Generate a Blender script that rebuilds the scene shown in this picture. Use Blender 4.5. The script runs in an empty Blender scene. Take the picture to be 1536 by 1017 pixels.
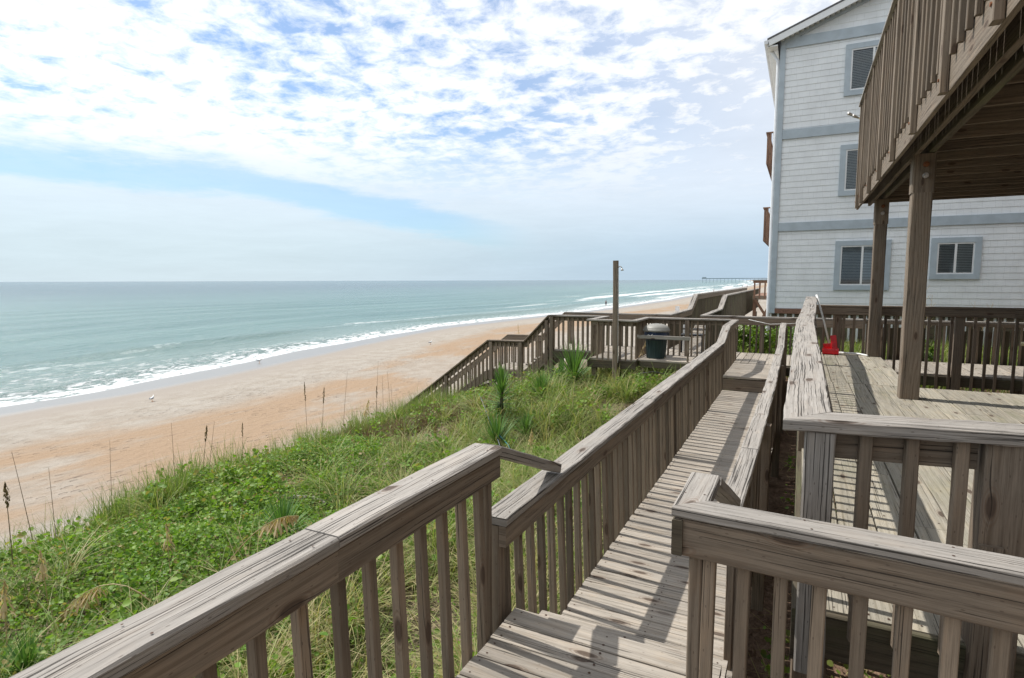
import bpy, math, random
import numpy as np
from mathutils import Vector, Matrix
random.seed(7); rng = np.random.default_rng(11)
R_ = math.radians
C = bpy.data.collections.new("place"); S = bpy.context.scene
S.collection.children.link(C)

# ------------------------------------------------------------------ camera
cd = bpy.data.cameras.new("camera"); cam = bpy.data.objects.new("camera", cd); S.collection.objects.link(cam)
S.camera = cam
yaw, pitch, roll = R_(26.5765), R_(5.822), R_(0.17)
fwd = Vector((-math.sin(yaw)*math.cos(pitch), math.cos(yaw)*math.cos(pitch), -math.sin(pitch)))
rgt = Vector((math.cos(yaw), math.sin(yaw), 0)); upv = rgt.cross(fwd)
r2 = rgt*math.cos(roll)-upv*math.sin(roll); u2 = upv*math.cos(roll)+rgt*math.sin(roll)
M = Matrix((r2, u2, -fwd)).transposed().to_4x4(); M.translation = Vector((0, 0, 1.93))
cam.matrix_world = M
cd.sensor_width = 36; cd.lens = 865/1536*36; cd.clip_start = 0.05; cd.clip_end = 60000

# ------------------------------------------------------------------ light and sky
SUN_TO = Vector((-0.68, 0.06, 1.0)).normalized()          # direction towards the sun
sl = bpy.data.lights.new("sun", 'SUN'); sl.energy = 4.6; sl.angle = R_(0.6); sl.color = (1.0, 0.965, 0.91)
so = bpy.data.objects.new("sun", sl); S.collection.objects.link(so)
so.rotation_euler = SUN_TO.to_track_quat('Z', 'Y').to_euler()
elev = math.asin(SUN_TO.z); azim = math.atan2(SUN_TO.x, SUN_TO.y)
S.view_settings.view_transform = 'Standard'; S.view_settings.look = 'None'
S.view_settings.exposure = 0.05; S.view_settings.gamma = 1.0
W = bpy.data.worlds.new("World"); S.world = W; W.use_nodes = True

class NT:
    def __init__(s, tree): s.t = tree; s.n = tree.nodes; s.l = tree.links; s.n.clear()
    def node(s, typ, **kw):
        n = s.n.new(typ)
        for k, v in kw.items(): setattr(n, k, v)
        return n
    def put(s, sock, v):
        if v is None: return
        if hasattr(v, 'is_output'): s.l.new(v, sock)
        else:
            try: sock.default_value = v
            except Exception: sock.default_value = (v, v, v)
    def m(s, op, a, b=None, c=None, clamp=False):
        n = s.node('ShaderNodeMath', operation=op, use_clamp=clamp)
        s.put(n.inputs[0], a); s.put(n.inputs[1], b)
        if c is not None: s.put(n.inputs[2], c)
        return n.outputs[0]
    def noise(s, vec, scale, detail=4, rough=.55, dist=0.0):
        n = s.node('ShaderNodeTexNoise'); s.put(n.inputs['Vector'], vec)
        n.inputs['Scale'].default_value = scale; n.inputs['Detail'].default_value = detail
        n.inputs['Roughness'].default_value = rough; n.inputs['Distortion'].default_value = dist
        return n.outputs[0]
    def vor(s, vec, scale, feature='F1', out=0, rnd=1.0):
        n = s.node('ShaderNodeTexVoronoi', feature=feature, voronoi_dimensions='2D'); s.put(n.inputs['Vector'], vec)
        n.inputs['Scale'].default_value = scale; n.inputs['Randomness'].default_value = rnd
        return n.outputs[out]
    def ramp(s, f, pts):
        n = s.node('ShaderNodeValToRGB'); s.put(n.inputs[0], f)
        cr = n.color_ramp
        while len(cr.elements) < len(pts): cr.elements.new(.5)
        for e, (p, c) in zip(cr.elements, pts):
            e.position = p; e.color = (c, c, c, 1) if isinstance(c, (int, float)) else (*c, 1)
        return n.outputs[0]
    def ss(s, f, a, b, lo=0.0, hi=1.0):
        n = s.node('ShaderNodeMapRange', interpolation_type='SMOOTHSTEP'); s.put(n.inputs[0], f)
        for i, v in zip((1, 2, 3, 4), (a, b, lo, hi)): n.inputs[i].default_value = v
        return n.outputs[0]
    def mix(s, f, a, b, mode='MIX'):
        n = s.node('ShaderNodeMix', data_type='RGBA', blend_type=mode); s.put(n.inputs[0], f)
        for k, v in ((6, a), (7, b)):
            if isinstance(v, tuple) and len(v) == 3: v = (*v, 1)
            s.put(n.inputs[k], v)
        return n.outputs[2]
    def comb(s, x, y, z=0.0):
        n = s.node('ShaderNodeCombineXYZ'); s.put(n.inputs[0], x); s.put(n.inputs[1], y); s.put(n.inputs[2], z)
        return n.outputs[0]
    def sep(s, v):
        n = s.node('ShaderNodeSeparateXYZ'); s.put(n.inputs[0], v); return n.outputs
    def bump(s, h, strength=.5, dist=.01, normal=None):
        n = s.node('ShaderNodeBump'); n.inputs['Strength'].default_value = strength
        n.inputs['Distance'].default_value = dist; s.put(n.inputs['Height'], h)
        if normal is not None: s.put(n.inputs['Normal'], normal)
        return n.outputs[0]

w = NT(W.node_tree)
sky = w.node('ShaderNodeTexSky', sky_type='NISHITA'); sky.sun_disc = False
sky.sun_elevation = elev; sky.sun_rotation = azim
sky.air_density = 1.0; sky.dust_density = 0.6; sky.ozone_density = 1.6; sky.altitude = 0
tc = w.node('ShaderNodeTexCoord')
x, y, z = w.sep(tc.outputs['Generated'])
zc = w.m('MAXIMUM', z, 0.0)
zz = w.m('ADD', zc, 0.11)
px = w.m('DIVIDE', x, zz); py = w.m('DIVIDE', y, zz)
pv = w.comb(px, py, 0.0)
# streets of cloud run from the upper left down to the right: stretch the pattern that way
rot = w.node('ShaderNodeVectorRotate', rotation_type='Z_AXIS'); w.put(rot.inputs['Vector'], pv); rot.inputs['Angle'].default_value = R_(-38)
rx, ry, _ = w.sep(rot.outputs[0])
big = w.noise(w.comb(w.m('MULTIPLY', rx, .8), w.m('MULTIPLY', ry, .30), 3.1), .8, 3, .5, .4)
med = w.noise(w.comb(rx, w.m('MULTIPLY', ry, .6), 7.7), 2.6, 8, .66, .5)
fine = w.noise(pv, 7.5, 7, .62, .25)
az = w.m('ARCTAN2', x, y)
rr = w.m('SQRT', w.m('ADD', w.m('MULTIPLY', x, x), w.m('MULTIPLY', y, y)))
el = w.m('ARCTAN2', z, rr)
# open blue lane low in the west, higher to the left
lane = w.m('MINIMUM', .157, w.m('ADD', .079-.507*.2, w.m('MULTIPLY', az, -.2)))
lane = w.m('SUBTRACT', el, lane)
lane = w.m('ADD', lane, w.m('MULTIPLY', w.m('SUBTRACT', w.noise(w.comb(w.m('MULTIPLY', az, 2.2), w.m('MULTIPLY', el, 11.0), 1.0), 2.0, 6, .65), .5), .07))
laneM = w.m('MULTIPLY', w.ss(w.m('ABSOLUTE', lane), .034, .012, 0, 1), w.ss(az, -.40, -.60, 0, 1))
cov = w.m('ADD', w.m('MULTIPLY', big, .85), w.m('MULTIPLY', med, .40))
cov = w.m('ADD', cov, w.m('MULTIPLY', w.m('SUBTRACT', fine, .5), .80))
gate = w.ss(cov, .34, .70)
gate = w.m('MULTIPLY', gate, .96)
gate = w.m('MAXIMUM', gate, w.ss(az, -.60, .05, .16, .74))
low = w.ss(el, .27, .11, 0, 1)
veil = w.m('MULTIPLY', low, w.ss(el, .16, .0, .80, .95))
gate = w.m('ADD', w.m('MULTIPLY', gate, w.m('SUBTRACT', 1.0, low)), veil, clamp=True)
gate = w.m('MULTIPLY', gate, w.m('SUBTRACT', 1.0, w.m('MULTIPLY', laneM, .55)))
dotn = w.node('ShaderNodeVectorMath', operation='DOT_PRODUCT')
w.put(dotn.inputs[0], tc.outputs['Generated']); dotn.inputs[1].default_value = SUN_TO
glow = w.ss(dotn.outputs['Value'], .0, .9, .04, .40)
shade = w.ss(w.noise(pv, 2.2, 5, .6), .35, .7, 1.0, .93)
cb = w.m('MULTIPLY', w.m('ADD', .93, glow), shade)
cb = w.m('SUBTRACT', cb, w.m('MULTIPLY', w.ss(az, -.7, .1), .05))
cb = w.m('ADD', w.m('MULTIPLY', cb, w.m('SUBTRACT', 1.0, low)), w.m('MULTIPLY', low, w.m('ADD', .90, w.m('MULTIPLY', w.noise(w.comb(w.m('MULTIPLY', az, 3.0), w.m('MULTIPLY', el, 22.0), 4.0), 2.0, 7, .68, .3), .22))))
cloud = w.node('ShaderNodeMix', data_type='RGBA'); cloud.blend_type = 'MULTIPLY'; cloud.inputs[0].default_value = 1
w.put(cloud.inputs[6], w.mix(low, (.98, 1.0, 1.02), w.mix(w.ss(el, .02, .17), w.mix(w.ss(az, -1.0, .05), (.66, .78, .85), (.47, .61, .75)), w.mix(w.ss(az, -1.0, .05), (.86, .92, .95), (.88, .93, .99))))); w.put(cloud.inputs[7], w.comb(cb, cb, cb))
bgs = w.node('ShaderNodeBackground'); bgs.inputs['Strength'].default_value = 0.13
w.put(bgs.inputs['Color'], w.mix(1.0, sky.outputs[0], (.62, .88, 1.08), 'MULTIPLY'))
bgc = w.node('ShaderNodeBackground'); bgc.inputs['Strength'].default_value = 1.0
w.put(bgc.inputs['Color'], cloud.outputs[2])
mx = w.node('ShaderNodeMixShader'); w.put(mx.inputs[0], gate)
w.l.new(bgs.outputs[0], mx.inputs[1]); w.l.new(bgc.outputs[0], mx.inputs[2])
wo = w.node('ShaderNodeOutputWorld'); w.l.new(mx.outputs[0], wo.inputs[0])

# ------------------------------------------------------------------ materials
def new_mat(name):
    m = bpy.data.materials.new(name); m.use_nodes = True
    t = NT(m.node_tree); b = t.node('ShaderNodeBsdfPrincipled'); o = t.node('ShaderNodeOutputMaterial')
    t.l.new(b.outputs[0], o.inputs[0]); return m, t, b
def wood(name, light, dark, warm, crack=.5, tonev=.5, green=0.0, bumps=1.0, rings=1.0):
    m, t, b = new_mat(name)
    uv = t.node('ShaderNodeUVMap', uv_map='UVMap'); oi = t.node('ShaderNodeObjectInfo')
    at = t.node('ShaderNodeAttribute', attribute_name='tone')
    u, v, _ = t.sep(uv.outputs[0])
    u = t.m('ADD', u, t.m('MULTIPLY', oi.outputs['Random'], 53.0))
    v = t.m('ADD', v, t.m('MULTIPLY', oi.outputs['Random'], 17.0))
    wob = t.m('MULTIPLY', t.m('SUBTRACT', t.noise(t.comb(t.m('MULTIPLY', u, 1.6), t.m('MULTIPLY', v, 9.0)), 1.0, 3), .5), .05)
    # knots bend the grain round them
    kd = t.vor(t.comb(t.m('MULTIPLY', u, 3.2), t.m('MULTIPLY', v, 9.5)), 1.0)
    ksel = t.vor(t.comb(t.m('MULTIPLY', u, 3.2), t.m('MULTIPLY', v, 9.5)), 1.0, out=1)
    ks = t.ss(t.sep(ksel)[0], .80, .81)
    kn = t.m('MULTIPLY', t.ss(kd, .34, .0), ks)
    vv = t.m('ADD', t.m('ADD', v, t.m('MULTIPLY', wob, .06)), t.m('MULTIPLY', kn, .010))
    fine = t.noise(t.comb(t.m('MULTIPLY', u, 7.0), t.m('MULTIPLY', vv, 380.0)), 1.0, 4, .7)
    line = t.noise(t.comb(t.m('MULTIPLY', u, 2.2), t.m('MULTIPLY', vv, 130.0), 2.0), 1.0, 5, .68)
    ring = t.noise(t.comb(t.m('MULTIPLY', u, .45), t.m('MULTIPLY', v, 4.5)), 1.0, 2, .4)
    ring = t.m('ADD', t.m('MULTIPLY', vv, 150.0), t.m('MULTIPLY', ring, 44.0))
    ring = t.m('POWER', t.m('ADD', .5, t.m('MULTIPLY', t.m('SINE', ring), .5)), 2.0)
    blotch = t.noise(t.comb(t.m('MULTIPLY', u, 3.6), t.m('MULTIPLY', v, 13.0)), 1.0, 7, .68)
    cr = t.noise(t.comb(t.m('MULTIPLY', u, 1.3), t.m('MULTIPLY', vv, 170.0), 4.0), 1.0, 3, .55)
    crz = t.noise(t.comb(t.m('MULTIPLY', u, .7), t.m('MULTIPLY', v, 14.0), 8.0), 1.0, 3, .5)
    cr = t.m('ADD', cr, t.m('MULTIPLY', t.m('SUBTRACT', crz, .5), .35))
    crm = t.ss(cr, .665-.07*crack, .695-.07*crack)
    g = t.m('ADD', t.m('MULTIPLY', fine, .42), t.m('MULTIPLY', ring, t.m('MULTIPLY', t.ss(blotch, .35, .65), -.17*rings)))
    g = t.m('ADD', g, t.m('MULTIPLY', line, .42))
    g = t.m('ADD', g, t.m('MULTIPLY', blotch, .36))
    g = t.ss(g, .33, .76)
    col = t.mix(g, dark, light)
    col = t.mix(t.m('MULTIPLY', t.ss(blotch, .45, .75), .55), col, warm, 'MIX')
    if green: 
        gm = t.ss(t.noise(t.comb(t.m('MULTIPLY', u, .9), t.m('MULTIPLY', v, 3.0), 9.), 1.0, 4), .5, .72, 0, green)
        col = t.mix(gm, col, (.15, .16, .075))
    tn = t.m('ADD', 1.0-tonev*.5, t.m('MULTIPLY', t.m('ADD', t.m('MULTIPLY', at.outputs['Fac'], .65), t.m('MULTIPLY', oi.outputs['Random'], .35)), tonev))
    col = t.mix(1.0, col, t.comb(tn, tn, tn), 'MULTIPLY')
    halo = t.m('MULTIPLY', t.m('MULTIPLY', t.ss(kd, .36, .16), t.m('ADD', .5, t.m('MULTIPLY', t.m('SINE', t.m('MULTIPLY', kd, 90.0)), .5))), ks)
    col = t.mix(t.m('MULTIPLY', halo, .55), col, (.16, .10, .065))
    col = t.mix(t.m('MULTIPLY', t.m('MULTIPLY', t.ss(kd, .17, .11), ks), .85), col, (.075, .05, .035))
    spk = t.vor(t.comb(t.m('MULTIPLY', u, 9.0), t.m('MULTIPLY', v, 24.0)), 1.0)
    col = t.mix(t.m('MULTIPLY', t.ss(spk, .055, .035), .5), col, (.06, .04, .03))
    col = t.mix(t.m('MULTIPLY', crm, .85), col, (.03, .025, .02))
    t.put(b.inputs['Base Color'], col); b.inputs['Roughness'].default_value = .82
    b.inputs['Specular IOR Level'].default_value = .3
    h = t.m('ADD', t.m('MULTIPLY', t.m('ADD', fine, line), .45), t.m('MULTIPLY', ring, -.12))
    h = t.m('SUBTRACT', h, t.m('MULTIPLY', crm, 1.6))
    t.put(b.inputs['Normal'], t.bump(h, .9*bumps, .003))
    return m
W_CAP = wood('weathered_grey_wood', (.39, .362, .328), (.165, .147, .128), (.32, .27, .22), crack=1.0, tonev=.3, bumps=1.3, rings=.6)
W_SIDE = wood('weathered_brown_wood', (.275, .222, .168), (.11, .086, .064), (.24, .168, .11), crack=.5, tonev=.45, rings=1.3)
W_BAL = wood('baluster_wood', (.262, .208, .155), (.108, .084, .06), (.235, .16, .10), crack=.2, tonev=.9, rings=.4)
W_DECK = wood('deck_board_wood', (.41, .368, .315), (.185, .16, .13), (.40, .315, .225), crack=.45, tonev=.5)
W_DECKB = wood('pale_deck_board_wood', (.42, .385, .315), (.20, .18, .14), (.40, .325, .215), crack=.5, tonev=.35, green=.35)
W_DARK = wood('dark_shaded_wood', (.13, .108, .075), (.045, .038, .026), (.105, .075, .048), crack=.4, tonev=.5, green=.6)  # dark wood; shade of rims and undersides is put into the colour
W_RED = wood('reddish_brown_wood', (.26, .15, .10), (.12, .065, .042), (.22, .12, .08), crack=.2, tonev=.5)
def plain(name, col, rough=.5, metal=0.0, var=.12, scale=8, bump=0.0, trans=0.0):
    m, t, b = new_mat(name)
    tcn = t.node('ShaderNodeTexCoord')
    n = t.noise(tcn.outputs['Object'], scale, 5)
    f = t.ss(n, .3, .7, 1-var, 1+var)
    t.put(b.inputs['Base Color'], t.mix(1.0, col, t.comb(f, f, f), 'MULTIPLY'))
    b.inputs['Roughness'].default_value = rough; b.inputs['Metallic'].default_value = metal
    if bump: t.put(b.inputs['Normal'], t.bump(n, bump, .01))
    return m
NAIL = plain('rusty_nail', (.07, .035, .02), .7, .3)
RUST = plain('rusty_iron', (.22, .09, .04), .75, .4, .4, 60)
STEEL = plain('galvanised_steel', (.5, .48, .45), .4, .8, .2, 40)
WHITE = plain('white_painted_metal', (.8, .8, .78), .35, 0, .08)
RED = plain('red_plastic', (.62, .012, .018), .35, 0, .15, 14)
GREEN_P = plain('dark_green_plastic', (.008, .028, .030), .45, 0, .15, 10)
LID = plain('pale_grey_plastic', (.24, .23, .205), .5, 0, .12, 9)
BAG = plain('navy_plastic_bag', (.02, .035, .075), .25, 0, .3, 12, .6)
BLACK = plain('black_plastic', (.02, .02, .022), .5)
BLUE = plain('blue_rope_fibre', (.12, .15, .19), .8)
TEAL = plain('teal_rope_fibre', (.04, .17, .18), .8)
YELLOWP = plain('yellowed_plastic', (.72, .63, .36), .5)
SKIN = plain('skin', (.45, .27, .19), .6)
CLOTH_A = plain('dark_clothing', (.05, .05, .08), .9)
CLOTH_B = plain('red_clothing', (.45, .06, .05), .9)
CLOTH_C = plain('white_clothing', (.75, .75, .75), .9)
GULLW = plain('white_feathers', (.7, .7, .68), .8)
GULLG = plain('grey_feathers', (.2, .21, .24), .8)
BEAK = plain('orange_beak', (.7, .3, .05), .5)
SIDING = plain('pale_grey_painted_shingle', (.80, .835, .85), .6, 0, .05, 3)
TRIM = plain('blue_grey_painted_trim', (.42, .49, .54), .55, 0, .07, 4)
WTRIM = plain('white_vinyl', (.78, .80, .80), .4, 0, .03)
GUTTER = plain('white_gutter_metal', (.74, .76, .78), .35, 0, .05)
ROOF = plain('grey_asphalt_shingle', (.12, .12, .125), .9, 0, .25, 30, .4)
SOFFIT = plain('soffit_vinyl', (.6, .61, .6), .6)
BRICKY = plain('brown_skirt_board', (.22, .12, .085), .8, 0, .25, 20)
BLIND = plain('window_blind', (.84, .87, .86), .6, 0, .05)
DARKROOM = plain('dark_room', (.03, .035, .04), .8)
def glass_mat():
    m = bpy.data.materials.new('window_glass'); m.use_nodes = True; t = NT(m.node_tree)
    g = t.node('ShaderNodeBsdfGlossy'); g.inputs['Roughness'].default_value = .03
    tr = t.node('ShaderNodeBsdfTransparent'); tr.inputs['Color'].default_value = (.84, .90, .93, 1)
    fr = t.node('ShaderNodeFresnel'); fr.inputs['IOR'].default_value = 1.9
    mxs = t.node('ShaderNodeMixShader'); o = t.node('ShaderNodeOutputMaterial')
    t.l.new(fr.outputs[0], mxs.inputs[0]); t.l.new(tr.outputs[0], mxs.inputs[1]); t.l.new(g.outputs[0], mxs.inputs[2])
    t.l.new(mxs.outputs[0], o.inputs[0]); return m
GLASS = glass_mat()

def foliage(name, ca, cb_, dry, transl=.35, dryamt=.5):
    m = bpy.data.materials.new(name); m.use_nodes = True; t = NT(m.node_tree)
    at = t.node('ShaderNodeAttribute', attribute_name='tone'); ad = t.node('ShaderNodeAttribute', attribute_name='dry')
    col = t.mix(at.outputs['Fac'], ca, cb_)
    col = t.mix(ad.outputs['Fac'], col, dry)
    d = t.node('ShaderNodeBsdfPrincipled'); t.put(d.inputs['Base Color'], col); d.inputs['Roughness'].default_value = .55
    d.inputs['Specular IOR Level'].default_value = .35
    tr = t.node('ShaderNodeBsdfTranslucent'); t.put(tr.inputs['Color'], t.mix(1.0, col, (1.25, 1.35, .7), 'MULTIPLY'))
    mxs = t.node('ShaderNodeMixShader'); mxs.inputs[0].default_value = transl
    o = t.node('ShaderNodeOutputMaterial')
    t.l.new(d.outputs[0], mxs.inputs[1]); t.l.new(tr.outputs[0], mxs.inputs[2]); t.l.new(mxs.outputs[0], o.inputs[0])
    return m
F_GRASS = foliage('dune_grass_blade', (.07, .145, .022), (.26, .335, .07), (.48, .39, .21))
F_LEAF = foliage('creeper_leaf', (.06, .17, .018), (.23, .37, .045), (.36, .25, .11))
F_YUC = foliage('yucca_blade', (.05, .14, .03), (.15, .28, .06), (.35, .30, .14), .25)
F_OAT = foliage('sea_oat_straw', (.46, .33, .17), (.68, .54, .33), (.13, .09, .055), .25)
F_BUSH = foliage('bush_leaf', (.05, .12, .015), (.16, .26, .03), (.25, .20, .06))

# ------------------------------------------------------------------ object helpers
def tag(o, label=None, cat=None, group=None, kind=None):
    if label: o['label'] = label
    if cat: o['category'] = cat
    if group: o['group'] = group
    if kind: o['kind'] = kind
    return o
def empty(name, loc, label, cat, group=None):
    o = bpy.data.objects.new(name, None); C.objects.link(o); o.location = loc; o.empty_display_size = .1
    return tag(o, label, cat, group)
def link(name, me, parent=None, loc=None):
    o = bpy.data.objects.new(name, me); C.objects.link(o)
    if parent is not None:
        o.parent = parent
        o.location = -parent_world(parent) if loc is None else Vector(loc)-parent_world(parent)
    elif loc is not None: o.location = loc
    return o
def parent_world(p):
    v = Vector(p.location)
    while p.parent is not None: p = p.parent; v = v+Vector(p.location)
    return v
V = lambda *a: np.array(a, float)
def nrm(a): a = np.asarray(a, float); return a/np.linalg.norm(a)

class MB:
    def __init__(s): s.v = []; s.f = []; s.uv = []; s.t = []; s.mi = []
    def face(s, idx, uvs, tone=.5, mat=0): s.f.append(idx); s.uv.extend(uvs); s.t.append(tone); s.mi.append(mat)
    def board(s, p0, p1, w, t, up=(0, 0, 1), seg=.35, ch=.004, jit=.0012, n0=None, n1=None, tone=None, mat=0, bow=0.0):
        p0 = V(*p0); p1 = V(*p1); L = np.linalg.norm(p1-p0); d = (p1-p0)/L
        side = nrm(np.cross(d, V(*up))); u = np.cross(side, d)
        c = min(ch, w*.3, t*.3); a, b = w/2, t/2
        cs = [(-a+c, b), (a-c, b), (a, b-c), (a, -b+c), (a-c, -b), (-a+c, -b), (-a, -b+c), (-a, b-c)]
        per = [0]
        for i in range(8):
            q0, q1 = cs[i], cs[(i+1) % 8]; per.append(per[-1]+math.hypot(q1[0]-q0[0], q1[1]-q0[1]))
        n = max(1, int(L/seg)); ru, rv = random.random()*40, random.random()*40
        tone = random.random() if tone is None else tone
        A = []; B = []
        for (sx, sy) in cs:
            o = side*sx+u*sy
            ta = 0 if n0 is None else -np.dot(o, n0)/np.dot(d, n0)
            tb = 0 if n1 is None else -np.dot(o, n1)/np.dot(d, n1)
            A.append(p0+o+d*ta); B.append(p1+o+d*tb)
        base = len(s.v); bw = (random.random()-.5)*2*bow
        ph = random.random()*6
        for i in range(n+1):
            f = i/n; o2 = u*(bw*math.sin(math.pi*f)) + (side*math.sin(f*L*2.1+ph)+u*math.sin(f*L*1.7+ph*2))*jit*.8*(0 < i < n)
            for k in range(8):
                j = (side*random.uniform(-1, 1)+u*random.uniform(-1, 1))*jit if 0 < i < n else 0
                s.v.append(A[k]*(1-f)+B[k]*f+o2+j)
        for i in range(n):
            u0, u1 = ru+L*i/n, ru+L*(i+1)/n
            for k in range(8):
                k2 = (k+1) % 8; v0, v1 = rv+per[k], rv+per[k+1]
                s.face((base+i*8+k, base+(i+1)*8+k, base+(i+1)*8+k2, base+i*8+k2), [(u0, v0), (u1, v0), (u1, v1), (u0, v1)], tone, mat)
        for e, order in ((0, range(7, -1, -1)), (n, range(8))):
            order = list(order)
            s.face(tuple(base+e*8+k for k in order), [(ru+cs[k][0]*.3, rv+cs[k][1]) for k in order], tone*.6, mat)
        return s
    def disc(s, c, r, n=6, mat=1, h=.002):
        b = len(s.v)
        for i in range(n): s.v.append(V(c[0]+r*math.cos(6.283*i/n), c[1]+r*math.sin(6.283*i/n), c[2]+h))
        s.face(tuple(range(b, b+n)), [(0, 0)]*n, .5, mat)
    def tube(s, pts, r, n=8, mat=0, tone=.5, cap=True):
        pts = [V(*p) for p in pts]; rs = r if isinstance(r, (list, tuple)) else [r]*len(pts)
        b = len(s.v); up = V(0, 0, 1); L = 0
        for i, p in enumerate(pts):
            d = nrm(pts[min(i+1, len(pts)-1)]-pts[max(i-1, 0)])
            ref = up if abs(d[2]) < .95 else V(1, 0, 0)
            sd = nrm(np.cross(d, ref)); u = np.cross(sd, d)
            for k in range(n):
                a = 6.28318*k/n; s.v.append(p+(sd*math.cos(a)+u*math.sin(a))*rs[i])
        for i in range(len(pts)-1):
            l2 = L+np.linalg.norm(pts[i+1]-pts[i])
            for k in range(n):
                k2 = (k+1) % n
                s.face((b+i*n+k, b+i*n+k2, b+(i+1)*n+k2, b+(i+1)*n+k), [(L, k*.03), (L, k*.03+.03), (l2, k*.03+.03), (l2, k*.03)], tone, mat)
            L = l2
        if cap:
            s.face(tuple(b+k for k in range(n-1, -1, -1)), [(0, 0)]*n, tone, mat)
            e = b+(len(pts)-1)*n; s.face(tuple(e+k for k in range(n)), [(0, 0)]*n, tone, mat)
    def lathe(s, c, prof, n=24, mat=0, tone=.5, sx=1, sy=1, flute=0):
        b = len(s.v)
        for (r, z) in prof:
            for k in range(n):
                a = 6.28318*k/n; q = r*(1+flute*(1 if k % 2 else -1)); s.v.append(V(c[0]+q*math.cos(a)*sx, c[1]+q*math.sin(a)*sy, c[2]+z))
        for i in range(len(prof)-1):
            for k in range(n):
                k2 = (k+1) % n; s.face((b+i*n+k, b+i*n+k2, b+(i+1)*n+k2, b+(i+1)*n+k), [(0, 0)]*4, tone, mat)
        s.face(tuple(b+k for k in range(n-1, -1, -1)), [(0, 0)]*n, tone, mat)
        e = b+(len(prof)-1)*n; s.face(tuple(e+k for k in range(n)), [(0, 0)]*n, tone, mat)
    def box(s, a, b, **kw):
        a = V(*a); b = V(*b); c = (a+b)/2
        s.board((a[0], c[1], c[2]), (b[0], c[1], c[2]), abs(b[1]-a[1]), abs(b[2]-a[2]), **{**dict(ch=.002, jit=0, seg=99), **kw})
    def quad(s, pts, tone=.5, mat=0, uvs=None):
        b = len(s.v); s.v.extend(V(*p) for p in pts); n = len(pts)
        s.face(tuple(range(b, b+n)), uvs or [(p[0], p[2]) for p in pts], tone, mat)
    def mesh(s, name, mats, origin=(0, 0, 0), smooth=False):
        me = bpy.data.meshes.new(name); vv = np.array(s.v)-V(*origin)
        me.from_pydata(vv.tolist(), [], s.f)
        uvl = me.uv_layers.new(name='UVMap'); uvl.data.foreach_set('uv', np.array(s.uv, dtype=np.float32).ravel())
        a = me.attributes.new('tone', 'FLOAT', 'FACE'); a.data.foreach_set('value', np.array(s.t, dtype=np.float32))
        for m in (mats if isinstance(mats, (list, tuple)) else [mats]): me.materials.append(m)
        me.polygons.foreach_set('material_index', np.array(s.mi, dtype=np.int32))
        if smooth: me.polygons.foreach_set('use_smooth', np.ones(len(s.f), dtype=bool))
        me.update(); return me
    def build(s, name, mats, parent=None, smooth=False, origin=None):
        if origin is None:
            origin = (0, 0, 0) if parent is not None else tuple(np.mean(np.array(s.v), axis=0))
        me = s.mesh(name, mats, origin, smooth)
        return link(name, me, parent, origin)
def part_board(name, mat, parent, *a, **k):
    b = MB(); b.board(*a, **k); return b.build(name, mat, parent)

# ------------------------------------------------------------------ the land
def sstep(x, a, b):
    t = np.clip((x-a)/(b-a), 0, 1); return t*t*(3-2*t)
SY = [-3000, -60, 0, 16, 21.6, 29.6, 43, 55, 74, 95, 136, 209, 320, 803, 1500, 4000, 40000]
SX = [-60, -43, -42, -41.8, -41.5, -42.7, -45.8, -48.3, -51.0, -49.2, -44.5, -43.2, -48, -56, -88, -300, -4000]
def shore(Y): return np.interp(Y, SY, SX)
GX = [-16, -14, -12.5, -11, -10, -9, -8, -7, -5, -3, -1.2, 0, 3, 10]
GZ = [-5.4, -4.5, -3.7, -2.85, -2.2, -1.68, -1.25, -1.0, -.85, -.8, -.75, -.8, -.8, -.6]
def vnoise(X, Y, s, seed=0):
    X = np.asarray(X, float)*s+seed*13.7; Y = np.asarray(Y, float)*s+seed*7.3
    xi = np.floor(X); yi = np.floor(Y); fx = X-xi; fy = Y-yi; fx = fx*fx*(3-2*fx); fy = fy*fy*(3-2*fy)
    def h(a, b):
        q = np.sin(a*127.1+b*311.7)*43758.5453; return q-np.floor(q)
    return (h(xi, yi)*(1-fx)+h(xi+1, yi)*fx)*(1-fy)+(h(xi, yi+1)*(1-fx)+h(xi+1, yi+1)*fx)*fy
def ground(X, Y):
    X = np.asarray(X, float); Y = np.asarray(Y, float)
    d = np.interp(X+.5*(vnoise(X, Y, .35, 3)-.5), GX, GZ)
    d = d+sstep(Y, 11, 17)*sstep(X, -3, -.5)*.75+sstep(Y, 7.5, 12)*sstep(X, -7.2, -5.2)*sstep(-X, .5, 1.5)*.33*(1-sstep(Y, 14.5, 17))
    d = d+(vnoise(X, Y, .7, 1)-.5)*.32+(vnoise(X, Y, 2.2, 2)-.5)*.07
    b = -5.36+.043*(X-shore(Y)); b = np.where(X-shore(Y) < 0, -5.36+.06*(X-shore(Y)), b); b = np.minimum(b, -2.5)
    dd = np.where(X < -16, -9, d)
    k = .15; hh = np.clip(.5+.5*(dd-b)/k, 0, 1)
    return np.maximum(b*(1-hh)+dd*hh+k*hh*(1-hh), -14)
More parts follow.
